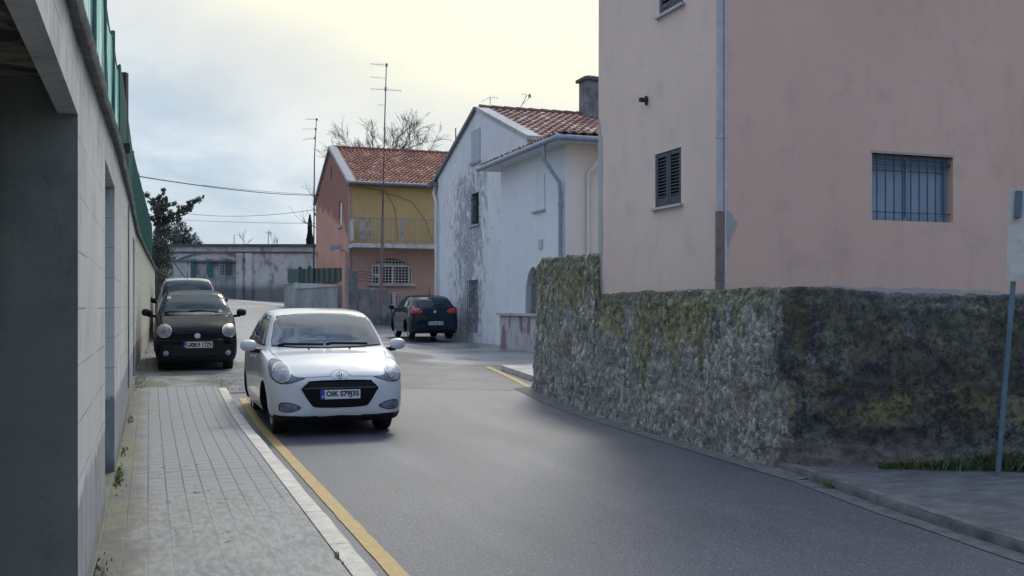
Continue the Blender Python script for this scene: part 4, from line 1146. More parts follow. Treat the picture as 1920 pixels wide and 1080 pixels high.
mb.hexa([P(o, s, z) for z in (AZ + .0, AZ + .10) for o, s in ((EO + .02, ES + .02), (AO + 10, ES + .02), (AO + 10, AS1 + .6), (EO + .02, AS1 + .6))])
mb.build("soffit", ANNEXW, an)
mb = MB(); mb.tube([P(EO - .03, AS1 + .7, AZ + .06), P(EO - .03, ES - .03, AZ + .06), P(AO + 10, ES - .03, AZ + .06)], .075, 10)
mb.build("gutter", BLUEPIPE, an, smooth=True, sharp=50)
mb = MB(); ds = s_on(1049, AO - .1); dt = s_on(1020, EO)
mb.tube([P(EO, dt, AZ + .02), P(EO, dt, AZ - .35), P(AO - .10, ds, AZ - .9), P(AO - .08, ds, AZ - 1.15), P(AO - .08, ds, 1.0)], .05, 10)
mb.tube([P(AO - .08, ds, 3.9), P(AO - .08, ds, 3.98)], .064, 10); mb.build("downpipe", BLUEPIPE, an, smooth=True, sharp=50)
mb = MB(); dq = o_on(1104, AS0 - .08)
mb.tube([P(dq + .35, ES, AZ), P(dq + .3, ES + .05, AZ - .2), P(dq, AS0 - .07, AZ - .7), P(dq, AS0 - .07, .6)], .05, 10); mb.build("downpipe", ANNEXC, an, smooth=True, sharp=50)
mb = MB()
P0, P1 = s_on(1030, AO - .14), s_on(937, AO - .14)
pzt = zed(592, dist_o(965, AO - .14))
mb.hexa([P(o, s, z) for z in (0.05, pzt) for o, s in ((AO - .14, P0), (AO - .002, P0), (AO - .002, P1), (AO - .14, P1))])
pl = mb.build("plinth", PLINTH, an)
mb = MB(); mb.hexa([P(o, s, z) for z in (pzt + .002, pzt + .07) for o, s in ((AO - .22, P0), (AO - .002, P0), (AO - .002, P1 + .06), (AO - .22, P1 + .06))]); mb.build("plinth_cap", RAKE, pl)

# white block of a house far behind, peeping over the ridge beside the chimney
d_ = 60
mb = MB(); bx = [W(1070, 222, d_), W(1135, 222, d_)]
x0, x1 = bx[0].x, bx[1].x + 3; zt2 = zed(184, d_)
mb.poly([(x0, d_, 1), (x1, d_, 1), (x1, d_, zt2), (x0 + 2.2, d_, zed(192, d_)), (x0, d_, zed(216, d_))])
mb.poly([(x0, d_ + 8, 1), (x0, d_, 1), (x0, d_, zed(216, d_)), (x0, d_ + 8, zed(216, d_))])
mb.poly([(x0, d_, zed(216, d_)), (x0 + 2.2, d_, zed(192, d_)), (x0 + 2.2, d_ + 8, zed(192, d_)), (x0, d_ + 8, zed(216, d_))])
mb.poly([(x1, d_, zt2), (x0 + 2.2, d_, zed(192, d_)), (x0 + 2.2, d_ + 8, zed(192, d_)), (x1, d_ + 8, zt2)])
tag(mb.build("distant_house", ANNEXW), "pale house far behind, its edge just showing beside the chimney", "house")

# ------------------------------------------------------------------ orange and yellow house
OO, OS, OSE = 7.74, 41.8, 50.3
OEZ, ORZ, ORS = 6.62, 8.62, 46.05
oh = thing("orange_house", "orange gabled house with a yellow upper front, balcony and red tiled roof", "house", P(OO, OS, .7), TH)
def FO(o, z, d): return P(o, OS + d, z)
def FS(s, z, d): return P(OO + d, s, z)
OX = OO + 9
wa, wb = o_on(697, OS), o_on(771, OS); wd = dist_s(733, OS)
wz_b, wz_s, wz_t = zed(531, wd), zed(498, wd), zed(484, wd)
BZ = 4.08
mb = MB()
def yarch(o): t = (o - wa) / (wb - wa) * 2 - 1; return wz_s + (wz_t - wz_s) * (1 - t * t)
mb.poly([FO(OO, .3, 0), FO(wa, .3, 0), FO(wa, BZ, 0), FO(OO, BZ, 0)])
mb.poly([FO(wb, .3, 0), FO(OX, .3, 0), FO(OX, BZ, 0), FO(wb, BZ, 0)])
mb.poly([FO(wa, .3, 0), FO(wb, .3, 0), FO(wb, wz_b, 0), FO(wa, wz_b, 0)])
oa = frange(wa, wb, (wb - wa) / 12)
for a, b in zip(oa, oa[1:]):
    mb.poly([FO(a, yarch(a), 0), FO(b, yarch(b), 0), FO(b, BZ, 0), FO(a, BZ, 0)])
    mb.poly([FO(a, yarch(a), 0), FO(b, yarch(b), 0), FO(b, yarch(b), .25), FO(a, yarch(a), .25)])
for o in (wa, wb): mb.poly([FO(o, wz_b, 0), FO(o, wz_s, 0), FO(o, wz_s, .25), FO(o, wz_b, .25)])
mb.poly([FO(wa, wz_b, 0), FO(wb, wz_b, 0), FO(wb, wz_b, .25), FO(wa, wz_b, .25)])
mb.build("wall", ROSE, oh)["label"] = "rose coloured ground floor front"
mb = MB(); mb.poly([FO(OO, BZ, 0), FO(OX, BZ, 0), FO(OX, OEZ, 0), FO(OO, OEZ, 0)])
mb.build("wall", OCHRE, oh)["label"] = "ochre yellow upper front"
hg = (s_on(641, OO), s_on(635.5, OO)); gzz = (zed(424, dist_o(638, OO)), zed(378, dist_o(638, OO)))
mb = MB()
facade(mb, FS, OS, OSE, .3, OEZ, [(hg[0], hg[1], gzz[0], gzz[1])], .12)
mb.poly([FS(OS, OEZ, 0), FS(OSE, OEZ, 0), FS(ORS, ORZ, 0)])
mb.poly([P(OX, OS, .3), P(OX, OSE, .3), P(OX, OSE, OEZ), P(OX, ORS, ORZ), P(OX, OS, OEZ)]); mb.poly([P(OO, OSE, .3), P(OX, OSE, .3), P(OX, OSE, OEZ), P(OO, OSE, OEZ)])
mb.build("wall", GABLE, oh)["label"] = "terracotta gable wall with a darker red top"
mb = MB(); fquad(mb, FS, hg[0], hg[1], gzz[0], gzz[1], .06); gw = mb.build("window", WHITE, oh)
mb = MB(); fbox(mb, FS, hg[0] - .08, hg[1] + .08, gzz[0] - .08, gzz[0] - .003, -.07, .05); mb.build("sill", RAKE, gw)
vs_ = s_on(621, OO); vz = zed(322, dist_o(621, OO))
mb = MB(); fbox(mb, FS, vs_ - .18, vs_ + .18, vz - .28, vz + .28, -.02, .0); mb.build("loft_vent", plain("vent_red", (0.14, 0.06, 0.05), 0.8), oh)
# eaves pipe bracket at far gable corner
mb = MB()
tile_roof(mb, P(OO + .22, OS - .42, OEZ + .02), P(OX, 0, 0) - P(OO + .22, 0, 0), P(0, ORS, ORZ + .06) - P(0, OS - .42, OEZ + .02), 0, 0, 0.19, 0.30, amp=.05, seed=21)
tile_roof(mb, P(OX, OSE + .35, OEZ - .05), P(OO + .1, 0, 0) - P(OX, 0, 0), P(0, ORS, ORZ + .06) - P(0, OSE + .35, OEZ - .05), 0, 0, 0.235, 0.36, seed=22)
mb.tv = (.2, .2, .2)
for i in range(22):
    a = OO + .2 + i * (OX - OO - .2) / 22; mb.tube([P(a, ORS, ORZ + .12), P(a + .42, ORS, ORZ + .11)], [0.10, 0.085], 8)
mb.tv = None
mb.build("roof", TILE_A, oh)
mb = MB()
mb.hexa([P(o, s, z + dz) for dz in (0, .15) for o, s, z in ((OO - .10, OS - .45, OEZ - .08), (OO + .26, OS - .45, OEZ - .08), (OO + .26, ORS, ORZ + .03), (OO - .10, ORS, ORZ + .03))])
mb.hexa([P(o, s, z + dz) for dz in (0, .10) for o, s, z in ((OO - .10, OSE + .3, OEZ - .1), (OO + .12, OSE + .3, OEZ - .1), (OO + .12, ORS + .003, ORZ + .033), (OO - .10, ORS + .003, ORZ + .033))])
mb.build("rake_coping", plain("rake_grey", (0.30, 0.30, 0.295), 0.9, var=0.25), oh)
mb = MB(); mb.tube([P(OO - .05, OS - .50, OEZ - .02), P(OX, OS - .50, OEZ - .02)], .07, 8); mb.build("gutter", STEEL, oh, smooth=True, sharp=50)
mb = MB(); mb.hexa([P(o, s, z) for z in (OEZ - .12, OEZ - .03) for o, s in ((OO + .02, OS - .44), (OX, OS - .44), (OX, OS - .002), (OO + .02, OS - .002))]); mb.build("soffit", COPING, oh)
# window frame and white grille
mb = MB(); mb.poly([FO(wa - .1, wz_b - .1, .245), FO(wb + .1, wz_b - .1, .245), FO(wb + .1, wz_t + .1, .245), FO(wa - .1, wz_t + .1, .245)])
ow = mb.build("window", DARK, oh); ow["label"] = "wide arched window behind a white grille"
mb = MB()
for i in range(13):
    o = wa + (wb - wa) * i / 12; mb.bar(FO(o, wz_b, -.05), FO(o, yarch(o), -.05), .018, .018)
for i in range(9):
    z = wz_b + (wz_t - wz_b) * i / 9
    hw = (wb - wa) / 2 * (1 if z < wz_s else math.sqrt(max(0, 1 - (z - wz_s) / (wz_t - wz_s)))); c_ = (wa + wb) / 2
    mb.bar(FO(c_ - hw, z, -.055), FO(c_ + hw, z, -.055), .018, .018)
mb.build("grille", WHITE, ow)
mb = MB(); fbox(mb, FO, wa - .15, wb + .18, wz_b - .12, wz_b - .003, -.16, .1)
mb.build("sill", RAKE, ow)
mb = MB()
for o in (wa + .02, wa + (wb - wa) * .18, wa + (wb - wa) * .53, wb - .08): fbox(mb, FO, o, o + .06, wz_b, wz_s, .12, .18)
fbox(mb, FO, wa, wb, wz_s - .05, wz_s + .05, .11, .17); fbox(mb, FO, wa, wa + (wb - wa) * .18, wz_b + .28, wz_b + .40, .11, .16)
mb.build("window_frame", WHITE, ow)
# balcony
bl = [P(OO + .02, OS, 0), P(OO + .02, OS - 1.05, 0), P(OX, OS - 1.05, 0)]
mb = MB(); mb.hexa([P(o, s, z) for z in (BZ - .17, BZ) for o, s in ((OO + .02, OS - 1.05), (OX, OS - 1.05), (OX, OS - .002), (OO + .02, OS - .002))]); bal = mb.build("balcony", plain("balcony_edge", (0.44, 0.43, 0.415), 0.9, var=0.25, bump=.4), oh)
mb = MB(); RT = BZ + 1.02
for o in frange(OO + .25, OX, 0.125): mb.bar(P(o, OS - 1.0, BZ), P(o, OS - 1.0, RT), .014, .014)
for z, w in ((RT, .035), (BZ + .14, .02)): mb.bar(P(OO + .06, OS - 1.0, z), P(OX, OS - 1.0, z), w, w); mb.bar(P(OO + .06, OS - 1.0, z), P(OO + .06, OS, z), w, w)
mb.build("railing", STEEL, bal)
mb = MB(); mb.hexa([P(o, s, z) for z in (BZ + .1, RT - .04) for o, s in ((OO + .05, OS - .99), (OO + .07, OS - .99), (OO + .07, OS - .02), (OO + .05, OS - .02))])
mb.build("side_panel", plain("grey_panel", (0.36, 0.38, 0.40), 0.7, var=0.15), bal)
mb = MB()
for px, w_ in ((674, .22), (686, .22)):
    o = o_on(px, OS - 1.03); mb.hexa([P(oo, s, z) for z in (BZ + .18 + (.1 if px > 680 else 0), RT - .02) for oo, s in ((o, OS - 1.03), (o + w_, OS - 1.03), (o + w_, OS - 1.022), (o, OS - 1.022))])
mb.build("hanging_cloth", plain("faded_cloth", (0.30, 0.25, 0.24), 0.9, var=0.4), bal)
mb = MB(); o = o_on(754, OS - 1.0); mb.bar(P(o, OS - 1.0, BZ), P(o, OS - 1.0, RT + .12), .10, .06); mb.build("rail_post", plain("rail_post", (0.30, 0.27, 0.26), 0.8, var=.3), bal)
# pipes down the corner, pair of wall lamps
for dx, zt3 in ((-.10, 3.9), (.10, 6.4)):
    mb = MB(); mb.tube([P(OO - .09 + (0.14 if dx > 0 else 0), OS - .09, .5), P(OO - .09 + (0.14 if dx > 0 else 0), OS - .09, zt3 - .15), P(OO - .09 + (0.14 if dx > 0 else -.2), OS - .09, zt3)], .05, 8)
    mb.build("downpipe", plain("rose_pipe", (0.38, 0.26, 0.23), 0.7, var=.2), oh, smooth=True, sharp=50)
for px, py, dd in ((597, 473, 49.6), (631, 463, 43.4)):
    q = W(px, py, dd); mb = MB(); rt = P(OO, s_on(640, OO), q.z + .1)
    e0 = P(OO, to_street(q.x, q.y)[1], q.z + .05)
    mb.tube([e0, q + Vector((0, 0, .05))], .03, 6); mb.hexa([q + Vector(v) for v in ((-.28, -.12, -.14), (.26, -.12, -.02), (.26, .12, -.02), (-.28, .12, -.14), (-.24, -.1, .02), (.26, -.1, .12), (.26, .1, .12), (-.24, .1, .02))])
    mb.build("wall_lamp", STEEL, oh)
mb = MB()
q = [P(OO + 1.3, OS - .03, 6.3), P(OO + 1.9, OS - .03, 6.2), P(OO + 2.7, OS - .03, 5.95), P(OO + 3.3, OS - .03, 5.2), P(OO + 3.6, OS - .03, 4.3)]
mb.tube(q, .008, 5); mb.tube([P(OO + .6, OS - .03, 6.45), P(OO + 1.6, OS - .03, 6.35), P(OO + 2.0, OS - .03, 5.6), P(OO + 2.1, OS - .03, 4.3)], .008, 5); mb.build("wall_cable", CABLE, oh)

# ------------------------------------------------------------------ yard walls before the orange house
gw0, gw1 = 7.70, 9.05
mb = MB(); top = zed(541, 39.9); NV = 14
def gwp(o, z, dsp=1):
    n = mnoise.fractal(Vector((o * 2.2, z * 2.2, 3)), 1, 2, 4) * .05 * dsp; return P(o, 39.5 - n, z)
gp = []
for o in frange(gw0, gw1, .07):
    tz = top - .22 * sstep(gw1 - .25, gw1, o) ** 2
    gp.append([gwp(o, .4 + (tz - .4) * t) for t in frange(0, 1, .06)] + [P(o, 39.62, tz + .02), P(o, 39.8, tz)] + [P(o, 39.8, .4)])
mb.grid(gp); mb.face(range(len(gp[0]))); nb = len(mb.v); mb.face([nb - len(gp[0]) + k for k in range(len(gp[0]))][::-1])
tag(mb.build("garden_wall", GARDENW, smooth=True, sharp=50), "low blackened garden wall with pale streaks before the orange house", "wall")
mb = MB(); ztp = zed(505, 40)
pp = []
for z in frange(.4, ztp, .12):
    row_ = []
    for a in range(13):
        t = a / 12 * 4; kx, ky = [(0, 0), (1, 0), (1, 1), (0, 1), (0, 0)][int(min(t, 3.999))], [(0, 0), (1, 0), (1, 1), (0, 1), (0, 0)][int(min(t, 3.999)) + 1]
        f = t - int(min(t, 3.999)); x, y = kx[0] + (ky[0] - kx[0]) * f, kx[1] + (ky[1] - kx[1]) * f
        n = .06 * mnoise.noise(Vector((x * 3, y * 3, z * 2.3))); row_.append(P(7.34 + x * (.36 + .0) + n, 39.45 + y * .36 - n, z))
    pp.append(row_)
mb.grid(pp); nb = len(mb.v); mb.face([nb - 13 + k for k in range(12)])
tag(mb.build("gate_pillar", GARDENW, smooth=True, sharp=50), "square blackened stone pillar at the end of the low garden wall", "pillar")
mb = MB(); q0 = o_on(742, 39.6)
mb.hexa([P(o, s, z) for z in (.5, zed(548, 39.8)) for o, s in ((q0 - .16, 39.5), (q0 - .02, 39.5), (q0 - .02, 39.75), (q0 - .16, 39.75))])
tag(mb.build("gate_post", RAKE), "pale slim gate post between the garden wall and the brick pier", "gate post")
br = Mat("pier_bricks"); _p = br.pos(); _x = br.sep(_p); _bc, _bf = br.brick(br.comb(_x[0], _x[2]), .21, .085, .016)
br.set(color=br.mix(_bf, br.mix(br.sep(_bc)[0], (.14, .075, .06), (.26, .14, .11)), (.33, .31, .30)), rough=.9)
mb = MB(); mb.hexa([P(o, s, z) for z in (.5, zed(552, 39.8)) for o, s in ((q0, 39.5), (q0 + .19, 39.5), (q0 + .19, 39.75), (q0, 39.75))])
tag(mb.build("brick_pier", br.mat), "thin brick pier next to the pale gate post", "pier")
fg = thing("garden_fence", "thin grey garden railing on a low kerb beside the brick pier", "fence", P(q0 + .3, 40.2, .6), TH)
mb = MB(); mb.hexa([P(o, s, z) for z in (.4, zed(588, 40)) for o, s in ((q0 - .35, 39.0), (q0 + 2.6, 40.2), (q0 + 2.6, 40.5), (q0 - .35, 39.3))]); mb.build("kerb_wall", GARDENW, fg)
mb = MB(); fz0, fz1 = zed(590, 40.3), zed(549, 40.3)
for o in frange(q0 + .25, q0 + 2.5, .10): mb.bar(P(o, 40.3, fz0), P(o, 40.3, fz1), .014, .014)
for z in (fz0 + .1, fz1 - .05): mb.bar(P(q0 + .25, 40.3, z), P(q0 + 2.5, 40.3, z), .025, .025)
mb.bar(P(q0 + 1.95, 40.3, fz0), P(q0 + 1.95, 40.3, fz1 + .35), .07, .07)
mb.build("railing", STEEL, fg)
# strung wires between pillar and window
mb = MB()
for z in (2.55, 2.68, 2.80, 2.92): mb.tube([P(7.7, 39.7, z), P(8.9, 41.7, z - .03)], .008, 4)
tag(mb.build("clothes_line", CABLE), "four thin wires strung from the stone pillar to the arched window", "wires")
# low wall with dark green sheet fence, in front of the gable
lf = thing("sheet_fence", "dark green sheet fence on a stained low wall beside the orange gable", "fence", W(600, 575, 47), 0)
pa, pb, pc = Vector((ray(641) * 43.3, 43.3, 0)), Vector((ray(562) * 49.5, 49.5, 0)), Vector((ray(540) * 54, 54, 0))
def seg_wall(mb, a, b, z0, za, zb_, th=.2):
    d = (b - a).normalized(); n = Vector((d.y, -d.x, 0)) * th
    mb.hexa([a + Vector((0, 0, z0)), b + Vector((0, 0, z0)), b + n + Vector((0, 0, z0)), a + n + Vector((0, 0, z0)), a + Vector((0, 0, za)), b + Vector((0, 0, zb_)), b + n + Vector((0, 0, zb_)), a + n + Vector((0, 0, za))])
mb = MB(); z1, z2, z3 = zed(537, 43.3), zed(533.5, 49.5), zed(533, 54)
seg_wall(mb, pb, pa, .5, z2, z1); seg_wall(mb, pc, pb, .8, z3, z2 - .001); mb.build("wall", STAINED, lf)
mb = MB(); seg_wall(mb, pb, pa, z1, z2 + .07, z1 + .07, .24); seg_wall(mb, pc, pb, z3 - .02, z3 + .07, z2 + .069, .24); mb.build("coping", RAKE, lf)
mb = MB(); f1, f2, f3 = zed(502, 43.3), zed(504, 49.5), zed(505, 54)
seg_wall(mb, pb, pa, z2 + .02, f2, f1, .02); seg_wall(mb, pc, pb, z3 + .02, f3, f2, .02); mb.build("sheet", DGREEN, lf)
for t in frange(0, 1, 0.125):
    q = pb.lerp(pa, t); d = (pa - pb).normalized(); n = Vector((d.y, -d.x, 0)) * .05; mb = MB()
    mb.bar(q + n + Vector((0, 0, z2)), q + n + Vector((0, 0, f1 + (f2 - f1) * (1 - t) + .003)), .03, .03); mb.build("fence_post", DGREEN, lf)
mb = MB(); n = Vector((.16, -.2, 0))
for off in (0, .55): mb.bar(pb + n + Vector((off - .1, -off * .8, 1.0)), pb + n + Vector((off - .1, -off * .8, f2 + .1)), .16, .08)
mb.build("gate_post", GREEN, lf)

# ------------------------------------------------------------------ boundary wall at the end of the street
FD = 65.0
fw = thing("boundary_wall", "long weathered grey wall with an arched gateway closing the far end of the street", "wall", (ray(450) * FD, FD, 1.9))
zt_f, zb_f = zed(462, FD), 1.4
x0, x1 = -30.0, ray(600) * FD
ga, gb = ray(356) * FD, ray(443) * FD
def FF(x, z, d): return Vector((x, FD + d + (x - x0) * .02, z))
gt = zed(490, FD)
mb = MB()
facade(mb, FF, x0, x1, zb_f, zt_f, [(ga, gb, zb_f, gt)], .5)
mb.poly([FF(x0, zt_f, 0), FF(x1, zt_f, 0), FF(x1, zt_f, .8), FF(x0, zt_f, .8)]); mb.poly([FF(x1, zb_f, 0), FF(x1, zt_f, 0), FF(x1, zt_f, .8), FF(x1, zb_f, .8)])
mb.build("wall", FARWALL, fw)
mb = MB(); fbox(mb, FF, x0, x1 + .1, zt_f + .002, zt_f + .16, -.18, .9); fbox(mb, FF, x0, x1, zt_f - .42, zt_f - .32, -.08, -.002); mb.build("coping", plain("mouldy_coping", (0.075, 0.08, 0.085), 0.95, var=0.35), fw)
mb = MB()
zar = zed(474, FD)
ar_ = [FF(ga - .9 + (gb - ga + 1.6) * t, gt + .05 + (zar - gt) * (1 - (2 * t - 1) ** 2), -.05) for t in frange(0, 1, .07)]
for a, b in zip(ar_, ar_[1:]): mb.bar(a, b, .08, .10)
mb.bar(FF(ga - 1.2, gt + .03, -.06), FF(gb + .8, gt + .03, -.06), .10, .09); mb.build("arch_moulding", plain("moulding", (0.13, 0.135, 0.14), 0.9, var=.3), fw)
mb = MB()
for a in (gb - .05, gb + .55): fbox(mb, FF, a, a + .42, zb_f, zt_f - .43, -.14, -.003)
mb.build("pilaster", FARWALL, fw)
mb = MB(); fbox(mb, FF, ga, gb, zb_f, gt, .16, .5); gwall = mb.build("gateway_infill", FARWALL, fw)
for p0, p1 in ((384, 396), (408.5, 421)):
    mb = MB(); fbox(mb, FF, ray(p0) * FD, ray(p1) * FD, zed(515, FD), zed(496, FD), .145, .158); w3 = mb.build("window", DARK, fw)
    mb = MB()
    for i in range(5): u = ray(p0) * FD + (ray(p1) - ray(p0)) * FD * i / 4; mb.bar(FF(u, zed(515, FD), .13), FF(u, zed(496, FD), .13), .025, .02)
    for i in range(5): z = zed(515, FD) + (zed(496, FD) - zed(515, FD)) * i / 4; mb.bar(FF(ray(p0) * FD, z, .125), FF(ray(p1) * FD, z, .125), .025, .02)
    mb.build("grille", WHITE, w3)
for p0, p1, zl in ((356, 364, 520), (388, 396.5, 519), (422, 432, 515)):
    mb = MB(); fbox(mb, FF, ray(p0) * FD, ray(p1) * FD, zed(zl, FD), zed(486, FD), -.02, .02); mb.build("gate_panel", plain("green_panel", (0.02, 0.115, 0.10), 0.6, var=.4) if p0 < 400 else plain("grey_panel_dark", (0.05, 0.06, 0.065), 0.7, var=.3), fw)
mb = MB()
for i in range(20):
    x = ga + (gb - ga) * i / 19; mb.bar(FF(x, 2.1, .05), FF(x, gt + .22 + .05 * (i % 2), .05), .018, .018)
for z in (2.6, 3.35, gt - .1): mb.bar(FF(ga, z, .04), FF(gb, z, .04), .025, .025)
mb.build("gate", plain("gate_iron", (0.10, 0.15, 0.15), 0.7, var=.4), fw)

# ------------------------------------------------------------------ masts, aerials and wires
def yagi(mb, c, dirv, length, n, el, up=(0, 0, 1), r=.006):
    c, dirv = Vector(c), Vector(dirv).normalized()
    mb.bar(c, c + dirv * length, r * 2.2, r * 2.2)
    cr = Vector((0.25, 0.55, 0.75)).normalized(); cr = (cr - dirv * cr.dot(dirv)).normalized()
    for i in range(n):
        q = c + dirv * length * (i + .5) / n; e = el * (1 - .45 * i / n); mb.bar(q - cr * e / 2, q + cr * e / 2, r * 1.3, r * 1.3)
md = 39.75
mast = thing("aerial_mast", "tall thin aerial mast with several antennas, rising in front of the orange house", "aerial", W(714, 585, md))
mb = MB(); mb.tube([W(714, 586, md), W(717.5, 400, md)], .065, 8); mb.build("mast_foot", BROWNPIPE, mast, smooth=True, sharp=50)
mb = MB(); mb.tube([W(717.5, 400, md), W(721, 240, md), W(724.5, 120, md)], [.035, .028, .02], 6); mb.build("mast_pole", plain("mast_steel", (0.13, 0.135, 0.15), .6, .3, var=.2), mast, smooth=True)
ALLOYA = plain("aerial_alloy", (0.24, 0.24, 0.26), .5, .4, var=.2)
mb = MB()
yagi(mb, W(724.3, 122, md), (-1, -.25, .02), .62, 9, .22); mb.box(*[c for a, h in zip(W(725, 122, md), (.04, .04, .06)) for c in (a - h, a + h)]); mb.build("antenna", ALLOYA, mast); mb = MB()
yagi(mb, W(723.5, 147, md), (-1, -.3, .03), .62, 1, .02); mb.build("antenna", ALLOYA, mast); mb = MB()
yagi(mb, W(723, 168, md), (-1, -.25, .0), .6, 6, .2); yagi(mb, W(723, 168, md), (1, .25, -.02), .62, 9, .16); mb.box(*[c for a, h in zip(W(723.2, 167, md), (.035, .035, .08)) for c in (a - h, a + h)]); mb.build("antenna", ALLOYA, mast); mb = MB()
yagi(mb, W(722, 197, md), (-1, 0, 0.03), .28, 1, .02)
mb.build("antenna", ALLOYA, mast)
md2 = 47.0
mast2 = thing("aerial_mast", "shorter thin aerial mast standing behind the dark green sheet fence", "aerial", W(588, 560, md2))
mb = MB(); mb.tube([W(588, 560, md2), W(589.5, 300, md2), W(592, 248, md2), W(593.5, 224, md2)], [.04, .03, .022, .018], 6); mb.build("mast_pole", plain("mast_steel_dark", (0.10, 0.10, 0.115), .6, .3, var=.2), mast2, smooth=True)
for px, py, dz, ln, ne, el in ((594, 224, 0, .5, 5, .12), (592, 242, -.02, .6, 1, .02), (590.5, 259, -.16, .55, 5, .14)):
    mb = MB(); yagi(mb, W(px, py, md2), (-1, -.2, dz), ln, ne, el); mb.box(*[c for a, h in zip(W(px, py, md2), (.04, .04, .05)) for c in (a - h, a + h)]); mb.build("antenna", STEEL, mast2)
ad = 32.9
a1 = thing("roof_aerial", "small branching aerial on the white house ridge, nearer its gable apex", "aerial", W(919, 210, ad + .7))
mb = MB(); q = W(919, 182, ad + .7); mb.tube([W(919, 212, ad + .7), q], .012, 6); yagi(mb, q, (-1, -.1, -.55), .34, 4, .16, r=.004); yagi(mb, q, (1, .1, -.12), .28, 5, .26, r=.004); mb.build("antenna", STEEL, a1)
a2 = thing("roof_aerial", "small slanting aerial farther along the white house ridge", "aerial", W(970, 214, ad + 2))
mb = MB(); q = W(988, 178, ad + 2); mb.tube([W(970, 214, ad + 2), q], .012, 6); mb.tube([W(980, 195, ad + 2), W(992, 184, ad + 2)], .008, 5); yagi(mb, q, (-.9, 0, .15), .2, 3, .2, r=.004); mb.box(*[c for a, h in zip(W(993, 180, ad + 2), (.045, .04, .055)) for c in (a - h, a + h)]); mb.build("antenna", STEEL, a2)
mb = MB(); mb.tube([W(854.5, 275, 35.5), W(854.5, 240, 35.5)], .022, 6); tag(mb.build("vent_pole", IRON), "short bare pole above the far roof slope of the white house", "pole")
def wire(a, b, sagm, r, label, name="overhead_wire"):
    mb = MB(); n = 24; mb.tube([a.lerp(b, t / n) - Vector((0, 0, sagm * 4 * (t / n) * (1 - t / n))) for t in range(n + 1)], r, 5, cap=False)
    return tag(mb.build(name, CABLE), label, "wire", "overhead wires")
wire(W(262, 331, 24), W(598, 366, 48), .12, .014, "thick black wire from the net fence to the orange house")
wire(W(380, 347, 40), W(598, 365, 48), .05, .008, "thin upper wire just above the thick black one")
wire(W(330, 398, 60), W(602, 391, 49), .30, .012, "thin middle wire above the far wall, running to the orange house corner")
wire(W(330, 412, 62), W(604, 419, 50), .05, .010, "lowest thin wire just above the far boundary wall")
mb = MB(); mb.tube([W(319, 482, 58), W(347, 521, 58)], .03, 5); tag(mb.build("stay_rod", IRON), "slanting rod from the shrubs down behind the rear car", "rod")
for px, py in ((439, 440), (503, 434)):
    mb = MB(); mb.tube([W(px, 462, 66.5), W(px, py, 66.5)], .025, 5)
    if px > 450: yagi(mb, W(px, py + 2, 66.5), (1, 0, 0), .25, 3, .3); yagi(mb, W(px, py + 2, 66.5), (-1, 0, 0), .2, 2, .3)
    tag(mb.build("roof_aerial", STEEL), "bare little pole above the far wall" if px < 450 else "little cross topped aerial above the far wall", "aerial")

# ------------------------------------------------------------------ trees and plants
def branch(mb, p, d, L, r, depth, rng, spread=.5, tips=None, up=.12, minr=.006):
    pts = [p]; rs = [r]; n = 4; q = p; dd = d.normalized()
    for i in range(n):
        dd = (dd + Vector((rng.gauss(0, .13), rng.gauss(0, .13), rng.gauss(0, .10) + up * .3))).normalized(); q = q + dd * L / n
        pts.append(q); rs.append(max(minr, r * (1 - .45 * (i + 1) / n)))
    mb.tube(pts, rs, 5 if depth > 2 else 3, cap=False)
    if tips is not None and depth <= 1: tips.append(q)
    if depth == 0: return
    for k in range(rng.choice((2, 3, 3))):
        i = rng.randint(1, n); ang = rng.uniform(.25, 1) * spread
        ax = Vector((rng.gauss(0, 1), rng.gauss(0, 1), rng.gauss(0, .6))).normalized(); nd = (Matrix.Rotation(ang * rng.choice((-1, 1)), 3, ax) @ dd)
        branch(mb, pts[i], nd, L * rng.uniform(.58, .85), rs[i] * .72, depth - 1, rng, spread, tips, up, minr)
def leaves(mb, c, rad, n, size, rng, flat=1.0):
    for _ in range(n):
        d = Vector((rng.gauss(0, 1), rng.gauss(0, 1), rng.gauss(0, 1) * flat)); d = d.normalized() * rng.random() ** .5
        q = c + Vector((d.x * rad, d.y * rad, d.z * rad * flat)); a = Vector((rng.gauss(0, 1), rng.gauss(0, 1), rng.gauss(0, 1))).normalized(); b = a.orthogonal().normalized(); s = size * rng.uniform(.6, 1.3)
        mb.tv = (rng.random() * .7 + .3 * max(0, d.z), 0, 0); mb.poly([q - a * s, q + b * s * .45, q + a * s, q - b * s * .45])
    mb.tv = None
rng = random.Random(5)
bt = thing("bare_tree", "large leafless tree with fine spreading twigs behind the tiled orange house", "tree", Vector((ray(722) * 60, 60, 1.5)))
tb = Vector((ray(722) * 60, 60, 1.5)); mb = MB(); crown0 = tb + Vector((0, 0, 7.4))
mb.tube([tb, tb + Vector((.1, 0, 4)), crown0], [.32, .26, .22], 10); mb.build("trunk", BARK, bt, smooth=True)
mb = MB()
for k in range(17):
    a = -1.25 + 2.5 * k / 16 + rng.uniform(-.08, .08); tilt = rng.uniform(-.5, .5)
    d = Vector((math.sin(a) * 1.45, math.cos(a) * tilt * .9, math.cos(a) * .8 + .15)); branch(mb, crown0 + Vector((0, 0, rng.uniform(-.5, .3))), d, rng.uniform(1.45, 1.9), .065, 5, rng, .58, up=.03, minr=.0075)
mb.build("crown", TWIG, bt)
rng = random.Random(9)
bt2 = thing("bare_tree", "leafless tree whose twigs just show left of the orange gable", "tree", Vector((ray(606) * 62, 62, 1.5)))
tb = Vector((ray(612) * 62, 62, 1.5)); mb = MB(); mb.tube([tb, tb + Vector((0, 0, 4.2))], [.2, .13], 8); mb.build("trunk", BARK, bt2)
mb = MB()
